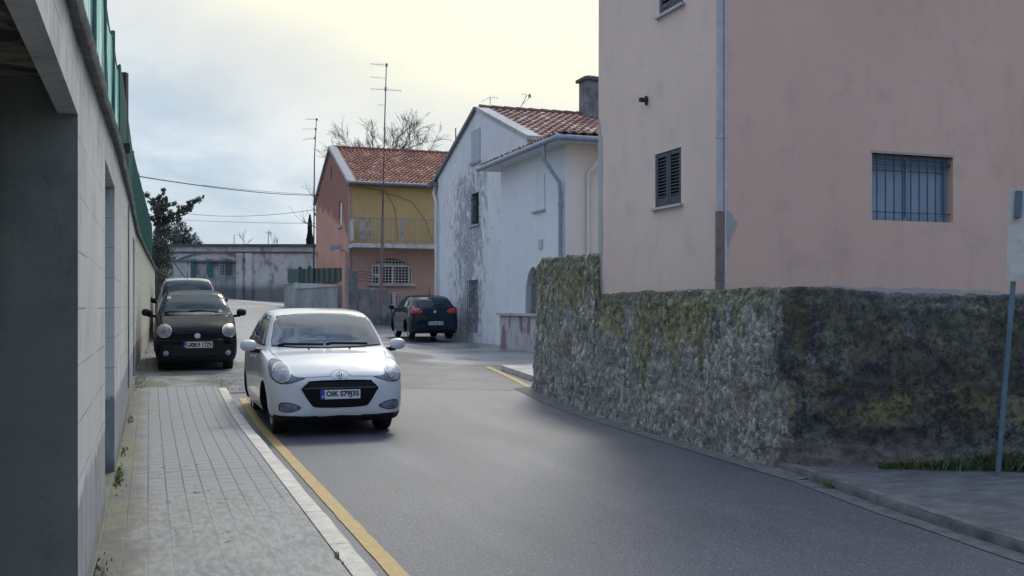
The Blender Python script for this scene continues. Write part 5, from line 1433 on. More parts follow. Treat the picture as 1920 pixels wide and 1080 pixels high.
for k in range(5): branch(mb, tb + Vector((0, 0, 4)), Vector((rng.uniform(-.7, .5), rng.uniform(-.5, .5), 1)), rng.uniform(1.6, 2.2), .06, 3, rng, .6, minr=.010)
mb.build("crown", TWIG, bt2)
# cypress
rng = random.Random(2)
cd2 = 78; cb = Vector((ray(581) * cd2, cd2, 1.6)); ct_ = zed(404, cd2)
cy = thing("cypress_tree", "dark narrow cypress spire above the far boundary wall", "tree", cb)
mb = MB(); mb.tube([cb, cb + Vector((0, 0, ct_ - 2.2))], [.14, .03], 6); mb.build("trunk", BARK, cy)
mb = MB()
for i in range(5200):
    t = rng.random() ** .8; z = 2.2 + (ct_ - 2.2) * t; rr = .46 * (1 - t) ** .6 * (rng.random() ** .35) * (1 + .18 * math.sin(z * 5)); a = rng.uniform(0, 6.283)
    q = Vector((cb.x + rr * math.cos(a), cb.y + rr * math.sin(a), z)); s = rng.uniform(.05, .11); u = Vector((math.cos(a) * .35, math.sin(a) * .35, 1)).normalized(); b = u.orthogonal().normalized()
    mb.tv = (rng.random(), 0, 0); mb.poly([q - u * s * .4, q + b * s * .5, q + u * s * 1.4, q - b * s * .5])
mb.build("crown", CYP, cy)
# pine leaning out behind the wall end
rng = random.Random(14)
pd = 41; pbz = Vector((ray(288) * pd, pd, 1.0))
pn = thing("pine_tree", "dark conifer with ragged horizontal boughs behind the end of the net fence", "tree", pbz)
mb = MB(); mb.tube([pbz, W(290, 470, pd), W(297, 420, pd), W(300, 395, pd)], [.2, .15, .10, .06], 8); mb.build("trunk", BARK, pn, smooth=True)
mbb, mbl = MB(), MB()
def bough(pts, depth_jit=.5, th=.17, n=60):
    q = [W(px, py, pd + dd) for px, py, dd in pts]; mbb.tube(q, [.05 * (1 - .7 * i / len(q)) for i in range(len(q))], 5)
    for a, b in zip(q, q[1:]):
        L = (b - a).length
        for k in range(int(L / .085)):
            c = a.lerp(b, rng.random()) + Vector((rng.gauss(0, .05), rng.gauss(0, .14), rng.gauss(.02, .06)))
            tip = c + Vector((rng.gauss(.02, .05), rng.gauss(0, .12), rng.uniform(.0, .17)))
            for _ in range(5): leaves(mbl, c.lerp(tip, rng.random()), .085, 6, .05, rng)
bough([(297, 425, 0), (318, 402, .1), (345, 396, .2), (378, 372, .1)]); bough([(310, 412, .1), (330, 408, .2), (352, 400, -.1)]); bough([(330, 400, .2), (352, 388, .3), (372, 376, .2)])
bough([(298, 408, 0), (312, 386, -.2), (330, 384, 0)]); bough([(297, 398, 0), (300, 372, .1), (307, 358, 0)]); bough([(299, 395, 0), (288, 376, .2), (270, 366, .2)]); bough([(297, 420, 0), (284, 412, .2), (268, 400, .3)])
bough([(296, 425, 0), (306, 420, .1), (332, 412, -.2), (335, 404, -.2)]); bough([(297, 410, 0), (290, 395, -.8), (286, 380, -1.6)]); bough([(299, 400, 0), (306, 392, .8), (312, 374, 1.5)]); bough([(295, 440, 0), (310, 436, -.3), (322, 430, -.4)]); bough([(295, 455, 0), (300, 448, .3), (310, 447, .4)])
mbb.build("boughs", BARK, pn); mbl.build("needles", PINE, pn)
def bushy(name, label, cat, base, blobs, mat, size, rng, n, trunk_top):
    t = thing(name, label, cat, base); mb = MB(); mb.tube([base, base.lerp(trunk_top, .5) + Vector((.1, 0, 0)), trunk_top], [.16, .12, .06], 7)
    for c, r in blobs: mb.tube([trunk_top.lerp(base, .25), trunk_top.lerp(c, .55) + Vector((0, 0, -.1)), c], [.07, .04, .02], 4)
    mb.build("trunk", BARK, t); mb = MB()
    for c, r in blobs:
        for _ in range(int(n * r * r)):
            d = Vector((rng.gauss(0, 1), rng.gauss(0, 1), rng.gauss(0, 1))).normalized() * (rng.random() ** .4) * r
            leaves(mb, c + d, .16, 7, size, rng)
    mb.build("crown", mat, t)
rng = random.Random(31); td = 82
bl_ = [(W(px, py, td + dd), r) for px, py, dd, r in ((318, 440, 0, .75), (335, 425, .6, .6), (348, 440, 0, .75), (362, 450, -.4, .55), (305, 430, .5, .7), (330, 450, -.5, .7), (310, 415, 0, .5), (372, 456, .2, .35), (345, 456, .3, .7), (296, 450, .2, .8))]
bushy("evergreen_tree", "grey green bushy tree showing above the left end of the far wall", "tree", Vector((ray(335) * td, td, 1.6)), bl_, LEAF, .085, rng, 170, W(335, 470, td))
rng = random.Random(33); sd_ = 34.5
bl_ = [(W(px, py, sd_ + dd), r) for px, py, dd, r in ((300, 455, 0, .30), (306, 478, .2, .34), (310, 488, -.1, .28), (297, 500, .3, .40), (296, 480, .2, .4), (302, 466, .5, .36), (293, 530, .5, .40))]
bushy("evergreen_shrub", "dark shrub crowded against the far end of the block wall", "shrub", Vector((ray(293) * sd_, sd_, .7)), bl_, PINE, .045, rng, 420, W(296, 500, sd_))
rng = random.Random(35)
bl_ = [(W(px, py, 33.5 + dd), r) for px, py, dd, r in ((303, 512, 0, .22), (310, 516, .2, .18), (298, 522, .1, .25), (294, 545, .1, .3), (306, 530, .3, .2))]
bushy("yellow_green_shrub", "small yellowish green shrub just above the rear car", "shrub", Vector((ray(298) * 33.5, 33.5, .7)), bl_, SHRUB, .04, rng, 500, W(298, 525, 33.5))
# dry twigs growing on top of the far wall
rng = random.Random(40)
for px, lab in ((455, "dry twigs growing on the far wall top, farther left clump"), (512, "dry twigs growing on the far wall top beside the cross topped aerial")):
    mb = MB()
    for k in range(4): branch(mb, W(px + k * 3, 461, 65.5), Vector((rng.uniform(-.6, .9), 0, 1)), rng.uniform(.35, .6), .014, 2, rng, .6, minr=.006)
    tag(mb.build("dry_weed", TWIG), lab, "weed")
# grass at the foot of the wall by the sign, weeds and litter along the left wall
rng = random.Random(50); mb = MB()
def blade(q, h, mb):
    a = rng.uniform(0, 6.283); w = rng.uniform(.004, .008); l = Vector((math.cos(a), math.sin(a), 0)); sd2 = Vector((-l.y, l.x, 0)) * w; k = rng.uniform(.15, .8) * h
    mb.tv = (rng.random(), 0, 0); mb.poly([q - sd2, q + sd2, q + sd2 * .6 + l * k * .35 + Vector((0, 0, h * .6)), q + l * k + Vector((0, 0, h))]); mb.tv = None
for _ in range(9500):
    x = rng.uniform(3.25, 8.5); t = (x - 3.25) / 1.2
    edge = 9.0 - .03 * (x - 3); w = min(1.0, .10 + .22 * t) * (0.55 + .45 * mnoise.noise(Vector((x * 2.5, 0, 0))) + .2)
    y = edge - abs(rng.gauss(0, .45)) * w
    h = rng.uniform(.03, .17) * rng.uniform(.5, 1) * min(1, .45 + t * .4) * (1.5 if x > 4.05 else 1) * (1 + .5 * mnoise.noise(Vector((x * 3, y * 3, 2))))
    blade(Vector((x, y, .068)), max(.025, h), mb)
o = mb.build("grass", GRASS); tag(o, "dark green grass growing at the wall foot round the sign post", kind="stuff")
rng = random.Random(51); mb = MB()
for (s0, s1, n) in ((5.1, 5.9, 90), (8.3, 9.2, 200), (10, 10.6, 60), (12.6, 13.4, 60), (16.3, 19.5, 420), (21, 28, 300)):
    for _ in range(n):
        s = rng.gauss((s0 + s1) / 2, (s1 - s0) / 3.2); o_ = wo(s) + .02 + abs(rng.gauss(0, .028 if s < 16 else .10)); z = kz(s) if s < S_END else g(0, s) + .01
        blade(P(o_, s, z), rng.uniform(.008, .028), mb)
for _ in range(260):
    s = rng.gauss(17.3, .6); o_ = rng.gauss(1.15, .16); blade(P(o_, s, g(1, s) + .012), rng.uniform(.008, .025), mb)
for _ in range(50): blade(P(rng.gauss(5.27, .03), rng.gauss(7.0, .05), .01), rng.uniform(.02, .06), mb)
for _ in range(16): blade(P(rng.gauss(.975, .008), rng.gauss(5.6, .05), .12), rng.uniform(.01, .035), mb)
o = mb.build("weeds", WEED); tag(o, "small weeds sprouting along the wall foot and kerb joints", kind="stuff")
mb = MB()
for _ in range(420):
    s = rng.uniform(4.8, 15); o_ = wo(s) + .03 + abs(rng.gauss(0, .10)) + (rng.random() ** 6) * .9; z = kz(s) + .006
    q = P(o_, s, z); a = rng.uniform(0, 6.28); L = rng.uniform(.004, .013); u = Vector((math.cos(a), math.sin(a), rng.uniform(-.1, .4))) * L; v = Vector((-math.sin(a), math.cos(a), 0)) * L * .4
    mb.tv = (rng.random(), 0, 0); mb.poly([q - u, q + v, q + u, q - v])
for _ in range(14):
    s = rng.uniform(6.0, 9.3); q = P(rng.uniform(-.05, .5), s, kz(s) + .006); a = rng.uniform(0, 6.28); u = Vector((math.cos(a), math.sin(a), .05)) * rng.uniform(.012, .035)
    mb.tv = (.1, 0, 0); mb.bar(q - u, q + u * .4, .003, .003)
mb.tv = None
o = mb.build("leaf_litter", DRYLEAF); tag(o, "dead leaves and twigs scattered on the paving", kind="stuff")

# ------------------------------------------------------------------ sign on its leaning post
sb = Vector((ray(1870) * 8.55, 8.55, .04)); sdir = (W(1899.5, 530, 8.55) - W(1870, 895, 8.55)).normalized()
sg = thing("road_sign", "blank pale sign plate on a leaning blue grey post in the grass", "sign", sb)
mb = MB(); mb.tube([sb, sb + sdir * (zed(360, 8.55) - .04)], .022, 12); mb.build("post", SIGNPOLE, sg, smooth=True, sharp=60)
pc_ = sb + sdir * (zed(443, 8.55) - .04); mb = MB(); fy = 8.55 - .030
x_l0, x_l1 = ray(1883) * 8.55, ray(1889) * 8.55; zz0, zz1 = zed(528, 8.55), zed(355, 8.55); wid = .36
def rounded(x0, z0, x1, z1, sh, r=.025):
    out = []
    for cx_, cz_, a0_ in ((x1 - r, z1 - r, 0), (x0 + r, z1 - r, 90), (x0 + r, z0 + r, 180), (x1 - r, z0 + r, 270)):
        for k in range(5):
            a = R(a0_ + k * 22.5); z = cz_ + r * math.sin(a); out.append(Vector((cx_ + r * math.cos(a) + sh * (z - zz0), fy, z)))
    return out
rp = rounded(x_l0, zz0, x_l0 + wid, zz1, (x_l1 - x_l0) / (zz1 - zz0)); n = len(rp)
i0 = mb.add(rp); i1 = mb.add([p + Vector((0, .006, 0)) for p in rp]); mb.face(range(i0, i0 + n)); mb.face(list(range(i1, i1 + n))[::-1])
for k in range(n): mb.face((i0 + k, i0 + (k + 1) % n, i1 + (k + 1) % n, i1 + k))
mb.build("plate", SIGNBACK, sg)
mb = MB(); c0, c1 = W(1908.5, 408, 8.50), W(1911.5, 358, 8.50); mb.tube([c0, c1], .028, 12); mb.build("clamp_sleeve", SIGNPOLE, sg, smooth=True, sharp=60)

# ------------------------------------------------------------------ cars
GLASS = mat_glass("windscreen_glass", (0.020, 0.036, 0.050), 1.95)
GLASSD = mat_glass("side_glass", (0.010, 0.014, 0.018), 1.7)
RUBBER = plain("tyre_rubber", (0.012, 0.012, 0.013), 0.8, var=0.3, scale=20)
TRIM = plain("black_trim", (0.010, 0.011, 0.013), 0.55, var=0.25, spec=.25)
WELL = plain("wheel_well", (0.004, 0.004, 0.005), 0.95)
ALLOY = plain("alloy", (0.40, 0.41, 0.43), 0.35, 0.8, var=0.15)
CHROME = plain("chrome", (0.62, 0.63, 0.65), 0.15, 1.0, var=0.06)
SEAM = plain("panel_gap", (0.025, 0.027, 0.03), 0.8)
PLATE = plain("plate_white", (0.60, 0.61, 0.60), 0.45, var=0.05)
PLATEB = plain("plate_blue", (0.02, 0.055, 0.30), 0.45, var=0.1)
INK = plain("plate_ink", (0.012, 0.012, 0.014), 0.6)
STARS = plain("plate_mark", (0.55, 0.60, 0.75), 0.5)
REDL = Mat("tail_lamp_red"); REDL.set(color=(0.42, 0.012, 0.022), rough=0.12, coat=1.0, coatr=0.03); REDL = REDL.mat
def lamp_mat(name, a, b, sc=26):
    m = Mat(name); p = m.obj(); n = m.noise(p, sc, 4, 0.65, 0.6); w = m.noise(m.scaled(p, (1, 9, 2)), 5, 2)
    m.set(color=m.mix(m.mr(m.math('ADD', m.math('MULTIPLY', n, .7), m.math('MULTIPLY', w, .3)), 0.36, 0.62), a, b), rough=0.35, metal=0.0, coat=0.15, coatr=0.05, spec=.3); return m.mat
LAMPH = lamp_mat("lamp_housing", (0.08, 0.095, 0.12), (0.19, 0.215, 0.26))
LAMPR = lamp_mat("lamp_reflector", (0.15, 0.175, 0.21), (0.36, 0.39, 0.44), 22)
LAMPY = lamp_mat("clear_round_lamp", (0.09, 0.095, 0.10), (0.32, 0.315, 0.30), 11)

def cr(p0, p1, p2, p3, t):
    return p1 * (-0.5*t**3 + t*t - 0.5*t) + p0 * 0 + p1 * 0 + (p0 * (-0.5*t**3 + t*t - 0.5*t) + p1 * (1.5*t**3 - 2.5*t*t + 1) + p2 * (-1.5*t**3 + 2*t*t + 0.5*t) + p3 * (0.5*t**3 - 0.5*t*t)) - p1 * (-0.5*t**3 + t*t - 0.5*t)
def spline(pts, n):
    out = []
    for i in range(len(pts) - 1):
        a = pts[max(0, i-1)]; b = pts[i]; c = pts[i+1]; d = pts[min(len(pts)-1, i+2)]
        for k in range(n): out.append(cr(a, b, c, d, k / n))
    out.append(pts[-1]); return out
def smooth_closed(poly, n=5):
    P_ = [Vector((a, b)) for a, b in poly]; m = len(P_); out = []
    for i in range(m):
        for k in range(n): out.append(cr(P_[i-1], P_[i], P_[(i+1) % m], P_[(i+2) % m], k / n))
    return [(v.x, v.y) for v in out]

# base shape of a small hatchback, nose at x=0: x, then half-section E S M H G1 G2 R as (y,z) and bottom, top heights
BASE = [
 (0.000, .30, [(.36,.28),(.46,.33),(.50,.45),(.48,.56),(.44,.62),(.33,.645),(.18,.655)], .66),
 (0.035, .22, [(.50,.215),(.61,.28),(.65,.45),(.63,.60),(.57,.67),(.42,.695),(.22,.705)], .71),
 (0.12,  .18, [(.59,.175),(.70,.26),(.735,.46),(.72,.645),(.66,.725),(.48,.752),(.25,.764)], .768),
 (0.30,  .20, [(.65,.195),(.765,.28),(.785,.48),(.772,.735),(.71,.815),(.52,.838),(.27,.852)], .857),
 (0.58,  .22, [(.67,.215),(.785,.30),(.808,.50),(.79,.82),(.735,.893),(.55,.917),(.28,.932)], .937),
 (0.84,  .22, [(.67,.215),(.785,.30),(.812,.52),(.795,.885),(.755,.945),(.62,.972),(.32,.990)], .996),
 (1.04,  .22, [(.67,.215),(.785,.30),(.812,.52),(.798,.915),(.762,.985),(.660,1.115),(.37,1.160)], 1.172),
 (1.22,  .22, [(.67,.215),(.785,.30),(.812,.52),(.80,.93),(.765,1.00),(.645,1.245),(.42,1.310)], 1.325),
 (1.43,  .22, [(.67,.215),(.785,.30),(.812,.52),(.80,.94),(.765,1.01),(.630,1.340),(.46,1.418)], 1.436),
 (1.95,  .22, [(.67,.215),(.785,.30),(.812,.52),(.80,.95),(.765,1.02),(.620,1.385),(.47,1.468)], 1.486),
 (2.60,  .22, [(.67,.215),(.785,.30),(.812,.52),(.80,.96),(.765,1.03),(.612,1.375),(.46,1.458)], 1.475),
 (3.08,  .22, [(.67,.215),(.785,.30),(.808,.52),(.79,.97),(.750,1.04),(.590,1.325),(.44,1.405)], 1.422),
 (3.32,  .20, [(.66,.195),(.77,.28),(.790,.52),(.765,.97),(.715,1.04),(.565,1.240),(.42,1.310)], 1.325),
 (3.48,  .23, [(.63,.225),(.73,.30),(.750,.52),(.725,.95),(.670,1.02),(.530,1.090),(.38,1.125)], 1.135),
 (3.57,  .27, [(.57,.265),(.66,.34),(.680,.52),(.655,.84),(.600,.90),(.470,.935),(.32,.950)], .955),
 (3.60,  .34, [(.46,.335),(.53,.40),(.550,.52),(.530,.74),(.480,.79),(.370,.815),(.22,.825)], .83),
]
def car_sections(fx=lambda x: x, fy=lambda y, x, z: y, fz=lambda z, x: z):
    secs = []
    for x, zb, mid, zt in BASE:
        ring = [(0.0, zb)] + mid + [(0.0, zt)]
        secs.append([Vector((fx(x), fy(y, x, z), fz(z, x))) for y, z in ring])
    return secs
class Car:
    def __init__(self, name, label, secs, paint, loc, rz, axles, tyre_r, tyre_w, track, group="parked cars", plastic=.27, plate_z=None):
        self.root = thing(name, label, "car", loc, rz, group)
        self.axles, self.tr, self.tw, self.track = axles, tyre_r, tyre_w, track
        cols = [spline([s[i] for s in secs], 7) for i in range(9)]        # along the car
        rings = []
        for k in range(len(cols[0])):
            half = spline([c[k] for c in cols], 5)
            full = half + [Vector((p.x, -p.y, p.z)) for p in half[-2:0:-1]]
            rings.append(full)
        bm = bmesh.new(); vs = [[bm.verts.new(p) for p in r] for r in rings]; m = len(rings[0])
        for a, b in zip(vs, vs[1:]):
            for j in range(m): bm.faces.new((a[j], a[(j+1) % m], b[(j+1) % m], b[j]))
        for r in (vs[0], vs[-1]):
            c = bm.verts.new(sum((v.co for v in r), Vector()) / m)
            for j in range(m): bm.faces.new((r[j], r[(j+1) % m], c))
        bmesh.ops.recalc_face_normals(bm, faces=bm.faces)
        self.bvh = BVHTree.FromBMesh(bm)
        me = bpy.data.meshes.new("body"); bm.to_mesh(me); bm.free()
        ob = bpy.data.objects.new("body", me); COL.objects.link(ob)
        cut = []
        for ax in axles:
            for sd in (1, -1):
                c = MB(); c.lathe([(tyre_r + .055, 0), (tyre_r + .055, .40)], (ax, sd * (track + tyre_w / 2 + .14), tyre_r + .005), (0, -sd, 0), 40)
                co_ = c.build("cut", WELL, merge=1e-5); cut.append(co_)
                md_ = ob.modifiers.new("b", "BOOLEAN"); md_.object = co_; md_.operation = 'DIFFERENCE'; md_.solver = 'EXACT'
        bpy.context.view_layer.update()
        dg = bpy.context.evaluated_depsgraph_get()
        me2 = bpy.data.meshes.new_from_object(ob.evaluated_get(dg)); me2.name = "body"
        ob.modifiers.clear(); ob.data = me2; bpy.data.meshes.remove(me)
        for c in cut: bpy.data.objects.remove(c)
        me2.materials.clear()
        for mt in (paint, TRIM, WELL): me2.materials.append(mt)
        for p in me2.polygons:
            c = p.center; p.use_smooth = True; k = 0
            if c.z < plastic and (c.x < .62 or c.x > secs[-1][0].x - .5): k = 1
            if c.z < plastic - .05: k = 1
            if p.normal.z < -.75: k = 2
            for ax in axles:
                d = math.hypot(c.x - ax, c.z - tyre_r - .005)
                if d < tyre_r + .052: k = 2
                elif d < tyre_r + .058 and abs((Vector((c.x - ax, 0, c.z - tyre_r)).normalized()).dot(p.normal)) > .7: k = 2
            p.material_index = k
        me2.set_sharp_from_angle(angle=R(38))
        ob.parent = self.root; self.body = ob; WORLD[ob.name] = WORLD[self.root.name].copy()
        self.L = secs[-1][0].x; self.paint = paint
        for ax in axles:
            for sd in (1, -1): self.wheel(ax, sd)
    def wheel(self, ax, sd):
        r, w = self.tr, self.tw; c = Vector((ax, sd * (self.track + w / 2), r)); a = Vector((0, -sd, 0))
        mb = MB(); mb.lathe([(r*.66, .012), (r*.70, 0), (r*.86, -.006), (r*.95, .004), (r*.985, .02), (r, .05), (r, w-.05), (r*.985, w-.02), (r*.9, w), (r*.66, w)], c, a, 40)
        wh_ = mb.build("wheel", RUBBER, self.root, smooth=True, sharp=45, local=True)
        mb = MB(); mb.lathe([(r*.67, .010), (r*.64, .004), (r*.61, .022), (r*.58, .06), (r*.2, .05)], c, a, 32)
        e1 = Vector((1, 0, 0)); e2 = Vector((0, 0, 1))
        for k in range(7):
            t = 2 * math.pi * k / 7; u = e1 * math.cos(t) + e2 * math.sin(t)
            mb.bar(c + a * .022 + u * r * .1, c + a * .020 + u * r * .63, .045, .022, up=a)
        mb.lathe([(r*.17, .008), (r*.13, .002), (0.001, .0)], c, a, 16)
        mb.build("rim", self.rimmat if hasattr(self, 'rimmat') else ALLOY, wh_, smooth=True, sharp=40, local=True)
    def hit(self, d, a, b):
        o, v = {'F': ((-3, a, b), (1, 0, 0)), 'B': ((9, a, b), (-1, 0, 0)), 'L': ((a, 3, b), (0, -1, 0)), 'R': ((a, -3, b), (0, 1, 0)), 'T': ((a, b, 4), (0, 0, -1))}[d]
        p, n, i, dist = self.bvh.ray_cast(Vector(o), Vector(v))
        if p is None:
            q = Vector(o) + Vector(v) * (3 if d != 'B' else 9 - self.L); p, n, i, dist = self.bvh.find_nearest(q); return p, -Vector(v)
        if n.dot(Vector(v)) > 0: n = -n
        return p, n
    def patch(self, d, poly, off, name, mat, parent=None, cell=.04, skirt=.012, label=None, bulge=0.0):
        bm = bmesh.new(); f = bm.faces.new([bm.verts.new((a, b, 0)) for a, b in poly])
        bmesh.ops.triangulate(bm, faces=[f])
        xs = [p[0] for p in poly]; ys = [p[1] for p in poly]
        for ax, lo, hi in ((0, min(xs), max(xs)), (1, min(ys), max(ys))):
            n = int((hi - lo) / cell)
            for k in range(1, n + 1):
                co = Vector((0, 0, 0)); co[ax] = lo + (hi - lo) * k / (n + 1); no = Vector((0, 0, 0)); no[ax] = 1
                bmesh.ops.bisect_plane(bm, geom=bm.verts[:] + bm.edges[:] + bm.faces[:], plane_co=co, plane_no=no)
        cx_, cy_ = (min(xs)+max(xs))/2, (min(ys)+max(ys))/2
        mb = MB(); idx = {}
        bm.verts.index_update()
        for v in bm.verts:
            p, n = self.hit(d, v.co.x, v.co.y)
            bl = bulge * max(0, 1 - ((v.co.x-cx_)/(max(xs)-min(xs))*2)**2) * max(0, 1 - ((v.co.y-cy_)/(max(ys)-min(ys))*2)**2) if bulge else 0
            mb.v.append(p + n * (off + bl)); idx[v.index] = (p, n)
        for fc in bm.faces: mb.face([v.index for v in fc.verts])
        if skirt:
            for e in bm.edges:
                if len(e.link_faces) == 1:
                    a, b = e.verts; i = len(mb.v)
                    mb.v.append(idx[a.index][0] - idx[a.index][1] * skirt); mb.v.append(idx[b.index][0] - idx[b.index][1] * skirt)
                    mb.face((a.index, b.index, i + 1, i))
        bm.free()
        o = mb.build(name, mat, parent or self.root, smooth=True, local=True, sharp=60, merge=1e-5)
        if label: o["label"] = label
        return o
    def strip(self, mb, d, pts, w=.006, off=.0015, st=.03):
        out = []
        for (a0, b0), (a1, b1) in zip(pts, pts[1:]):
            n = max(1, int(math.hypot(a1 - a0, b1 - b0) / st))
            for k in range(n): out.append((a0 + (a1 - a0) * k / n, b0 + (b1 - b0) * k / n))
        out.append(pts[-1]); q = [self.hit(d, *p) for p in out]
        base = len(mb.v)
        for i, (p, n) in enumerate(q):
            t = (q[min(i+1, len(q)-1)][0] - q[max(i-1, 0)][0])
            t = t.normalized() if t.length > 1e-6 else Vector((0, 1, 0)); s = t.cross(n).normalized() * w / 2
            mb.v.append(p + n * off + s); mb.v.append(p + n * off - s)
        for i in range(len(q) - 1): mb.face((base + 2*i, base + 2*i + 1, base + 2*i + 3, base + 2*i + 2))
    def seams(self, lines, name="panel_gap", w=.006):
        mb = MB()
        for d, pts in lines: self.strip(mb, d, pts, w)
        mb.build(name, SEAM, self.body, local=True)
    def plate(self, d, yc, zc, text, w=.52, h=.112, tilt=0.0, off=.012):
        """number plate standing on the front or rear face"""
        p = max((self.hit(d, y, z)[0] for y in (yc - w/2, yc, yc + w/2) for z in (zc - h/2, zc + h/2)), key=lambda v: v.x if d == 'B' else -v.x)
        sgn = -1 if d == 'F' else 1
        x = p.x + sgn * off
        mb = MB(); mb.box(min(x, x - sgn*.012), max(x, x - sgn*.012), yc - w/2, yc + w/2, zc - h/2, zc + h/2)
        pl_ = mb.build("number_plate", PLATE, self.root, local=True)
        # 'left' as read: for the front plate +y is on the reader's left, for the rear plate -y
        side = 1 if d == 'F' else -1
        mb = MB(); y0, y1 = sorted((yc + side * w/2, yc + side * (w/2 - .045))); mb.box(min(x + sgn*.0015, x), max(x + sgn*.0015, x), y0, y1, zc - h/2 + .001, zc + h/2 - .001)
        mb.build("blue_band", PLATEB, pl_, local=True)
        mb = MB(); ym = (y0 + y1) / 2; mb.lathe([(.010, 0), (.010, .001)], (x + sgn*.0016, ym, zc - h*.22), (sgn, 0, 0), 10); mb.build("band_mark", STARS, pl_, local=True)
        cu = bpy.data.curves.new("plate_text", 'FONT'); cu.body = text; cu.align_x = 'CENTER'; cu.align_y = 'CENTER'; cu.size = h * 1.02; cu.offset = .0045; cu.space_character = 1.0
        to = bpy.data.objects.new("plate_text", cu); COL.objects.link(to); bpy.context.view_layer.update()
        me = bpy.data.meshes.new_from_object(to.evaluated_get(bpy.context.evaluated_depsgraph_get())); bpy.data.objects.remove(to)
        xs = [v.co.x for v in me.vertices]; ys = [v.co.y for v in me.vertices]; tw = max(xs) - min(xs); th_ = max(ys) - min(ys)
        sx, sy = (w - .045 - .03) / tw, h * .76 / th_; mx, my = (max(xs)+min(xs))/2, (max(ys)+min(ys))/2
        tc = yc - side * .0225
        for v in me.vertices:
            u, q = (v.co.x - mx) * sx, (v.co.y - my) * sy
            v.co = Vector((x + sgn * .002, tc - side * u, zc + q))
        o = bpy.data.objects.new("plate_text", me); me.materials.clear(); me.materials.append(INK); COL.objects.link(o); o.parent = pl_
        return pl_
    def mirror(self, x, z, sd, mat, y0=.80, w=.20, h=.145, t=.10, out=.13):
        c = Vector((x, sd * (y0 + out), z))
        def shape(p):
            k = 1.0 - .25 * (p.z / (h/2)) * (1 if p.y * sd < 0 else .2)
            return Vector((p.x * (1 if p.x < 0 else .5), p.y, p.z * k))
        mb = MB(); mb.ball(c, (t, w/2, h/2), 18, 12, lambda p: Vector((math.copysign(abs(p.x/t)**.8, p.x)*t*(1 if p.x < 0 else .45), math.copysign(abs(p.y/(w/2))**.8, p.y)*w/2, math.copysign(abs(p.z/(h/2))**.8, p.z)*h/2)))
        mr_ = mb.build("mirror", mat, self.root, smooth=True, local=True)
        mb = MB(); mb.bar(c + Vector((.0, -sd*.02, -h*.42)), Vector((x + .03, sd * (y0 - .05), z - h*.52)), .06, .05); mb.build("mirror_arm", TRIM, mr_, local=True)
        mb = MB(); mb.lathe([(.001, 0), (.058, 0)], c + Vector((t*.46, 0, 0)), (1, 0, 0), 16)
        for v in mb.v: v.y = c.y + (v.y - c.y) * w / .135 * .9
        mb.build("mirror_glass", GLASSD, mr_, local=True)
    def wiper(self, pts, name="wiper", off=.016):
        mb = MB(); q = []
        for a, b in zip(pts, pts[1:]):
            for k in range(6):
                t = k / 6; p, n = self.hit('F', a[0] + (b[0]-a[0])*t, a[1] + (b[1]-a[1])*t); q.append(p + n * off)
        p, n = self.hit('F', *pts[-1]); q.append(p + n * off)
        mb.tube(q, [.011] * 6 + [.008] * (len(q) - 6), 6); mb.build(name, TRIM, self.root, local=True)

def facing(sign):        # heading along the street: +1 nose towards the camera, -1 nose away
    return TH + R(90) if sign > 0 else TH - R(90)
def place(o, s): return P(o, s, g(o, s))

# ---- white hatchback, nose towards the camera, wheels on the yellow line
WP = mat_paint("white_car_paint", (0.57, 0.58, 0.595), rough=0.3, coat=0.7, dust=0.06)
c1 = Car("hatchback_car", "white small hatchback with a hexagonal black grille, parked on the yellow line", car_sections(), WP,
         P(2.075, 11.66, -0.005), facing(1), (0.66, 3.0), .288, .175, .62, plastic=.25)
sym = lambda poly: [(-a, b) for a, b in poly][::-1]
ws = [(-.665, 1.035), (-.35, 1.012), (0, 1.005), (.35, 1.012), (.665, 1.035), (.655, 1.12), (.60, 1.28), (.555, 1.375), (.30, 1.402), (0, 1.410), (-.30, 1.402), (-.555, 1.375), (-.60, 1.28), (-.655, 1.12)]
c1.patch('F', [(a * 1.015, b + (.012 if b > 1.2 else -.014)) for a, b in ws], .002, "windscreen_seal", TRIM, cell=.06)
c1.patch('F', ws, .006, "windscreen", GLASS, cell=.05)
gr = smooth_closed([(-.33, .652), (0, .660), (.33, .652), (.375, .632), (.445, .565), (.435, .545), (.345, .40), (.27, .352), (0, .343), (-.27, .352), (-.345, .40), (-.435, .545), (-.445, .565), (-.375, .632)], 4)
c1.patch('F', [(a * 1.045, .5 + (b - .5) * 1.06) for a, b in gr], .003, "grille_frame", plain("white_grille_lip", (.66, .665, .67), .2), cell=.05, skirt=.01)
grille = c1.patch('F', gr, .008, "grille", plain("grille_black", (.004, .0045, .006), .6, spec=.15), cell=.04, skirt=.02)
mb = MB()
for i, z in enumerate((.628, .610, .592)): c1.strip(mb, 'F', [(-.36 - .012 * i, z), (.36 + .012 * i, z)], .007, .013)
mb.build("grille_bar", plain("grille_bar", (.02, .021, .024), .4), grille, local=True)
mb = MB(); c1.strip(mb, 'F', [(-.42, .572), (.42, .572)], .016, .011); mb.build("grille_bar", plain("grille_bar_grey", (.05, .055, .062), .35), grille, local=True)
hl = smooth_closed([(.405, .690), (.50, .700), (.555, .742), (.60, .83), (.665, .885), (.735, .872), (.765, .80), (.755, .70), (.69, .640), (.60, .632), (.52, .650)], 4)
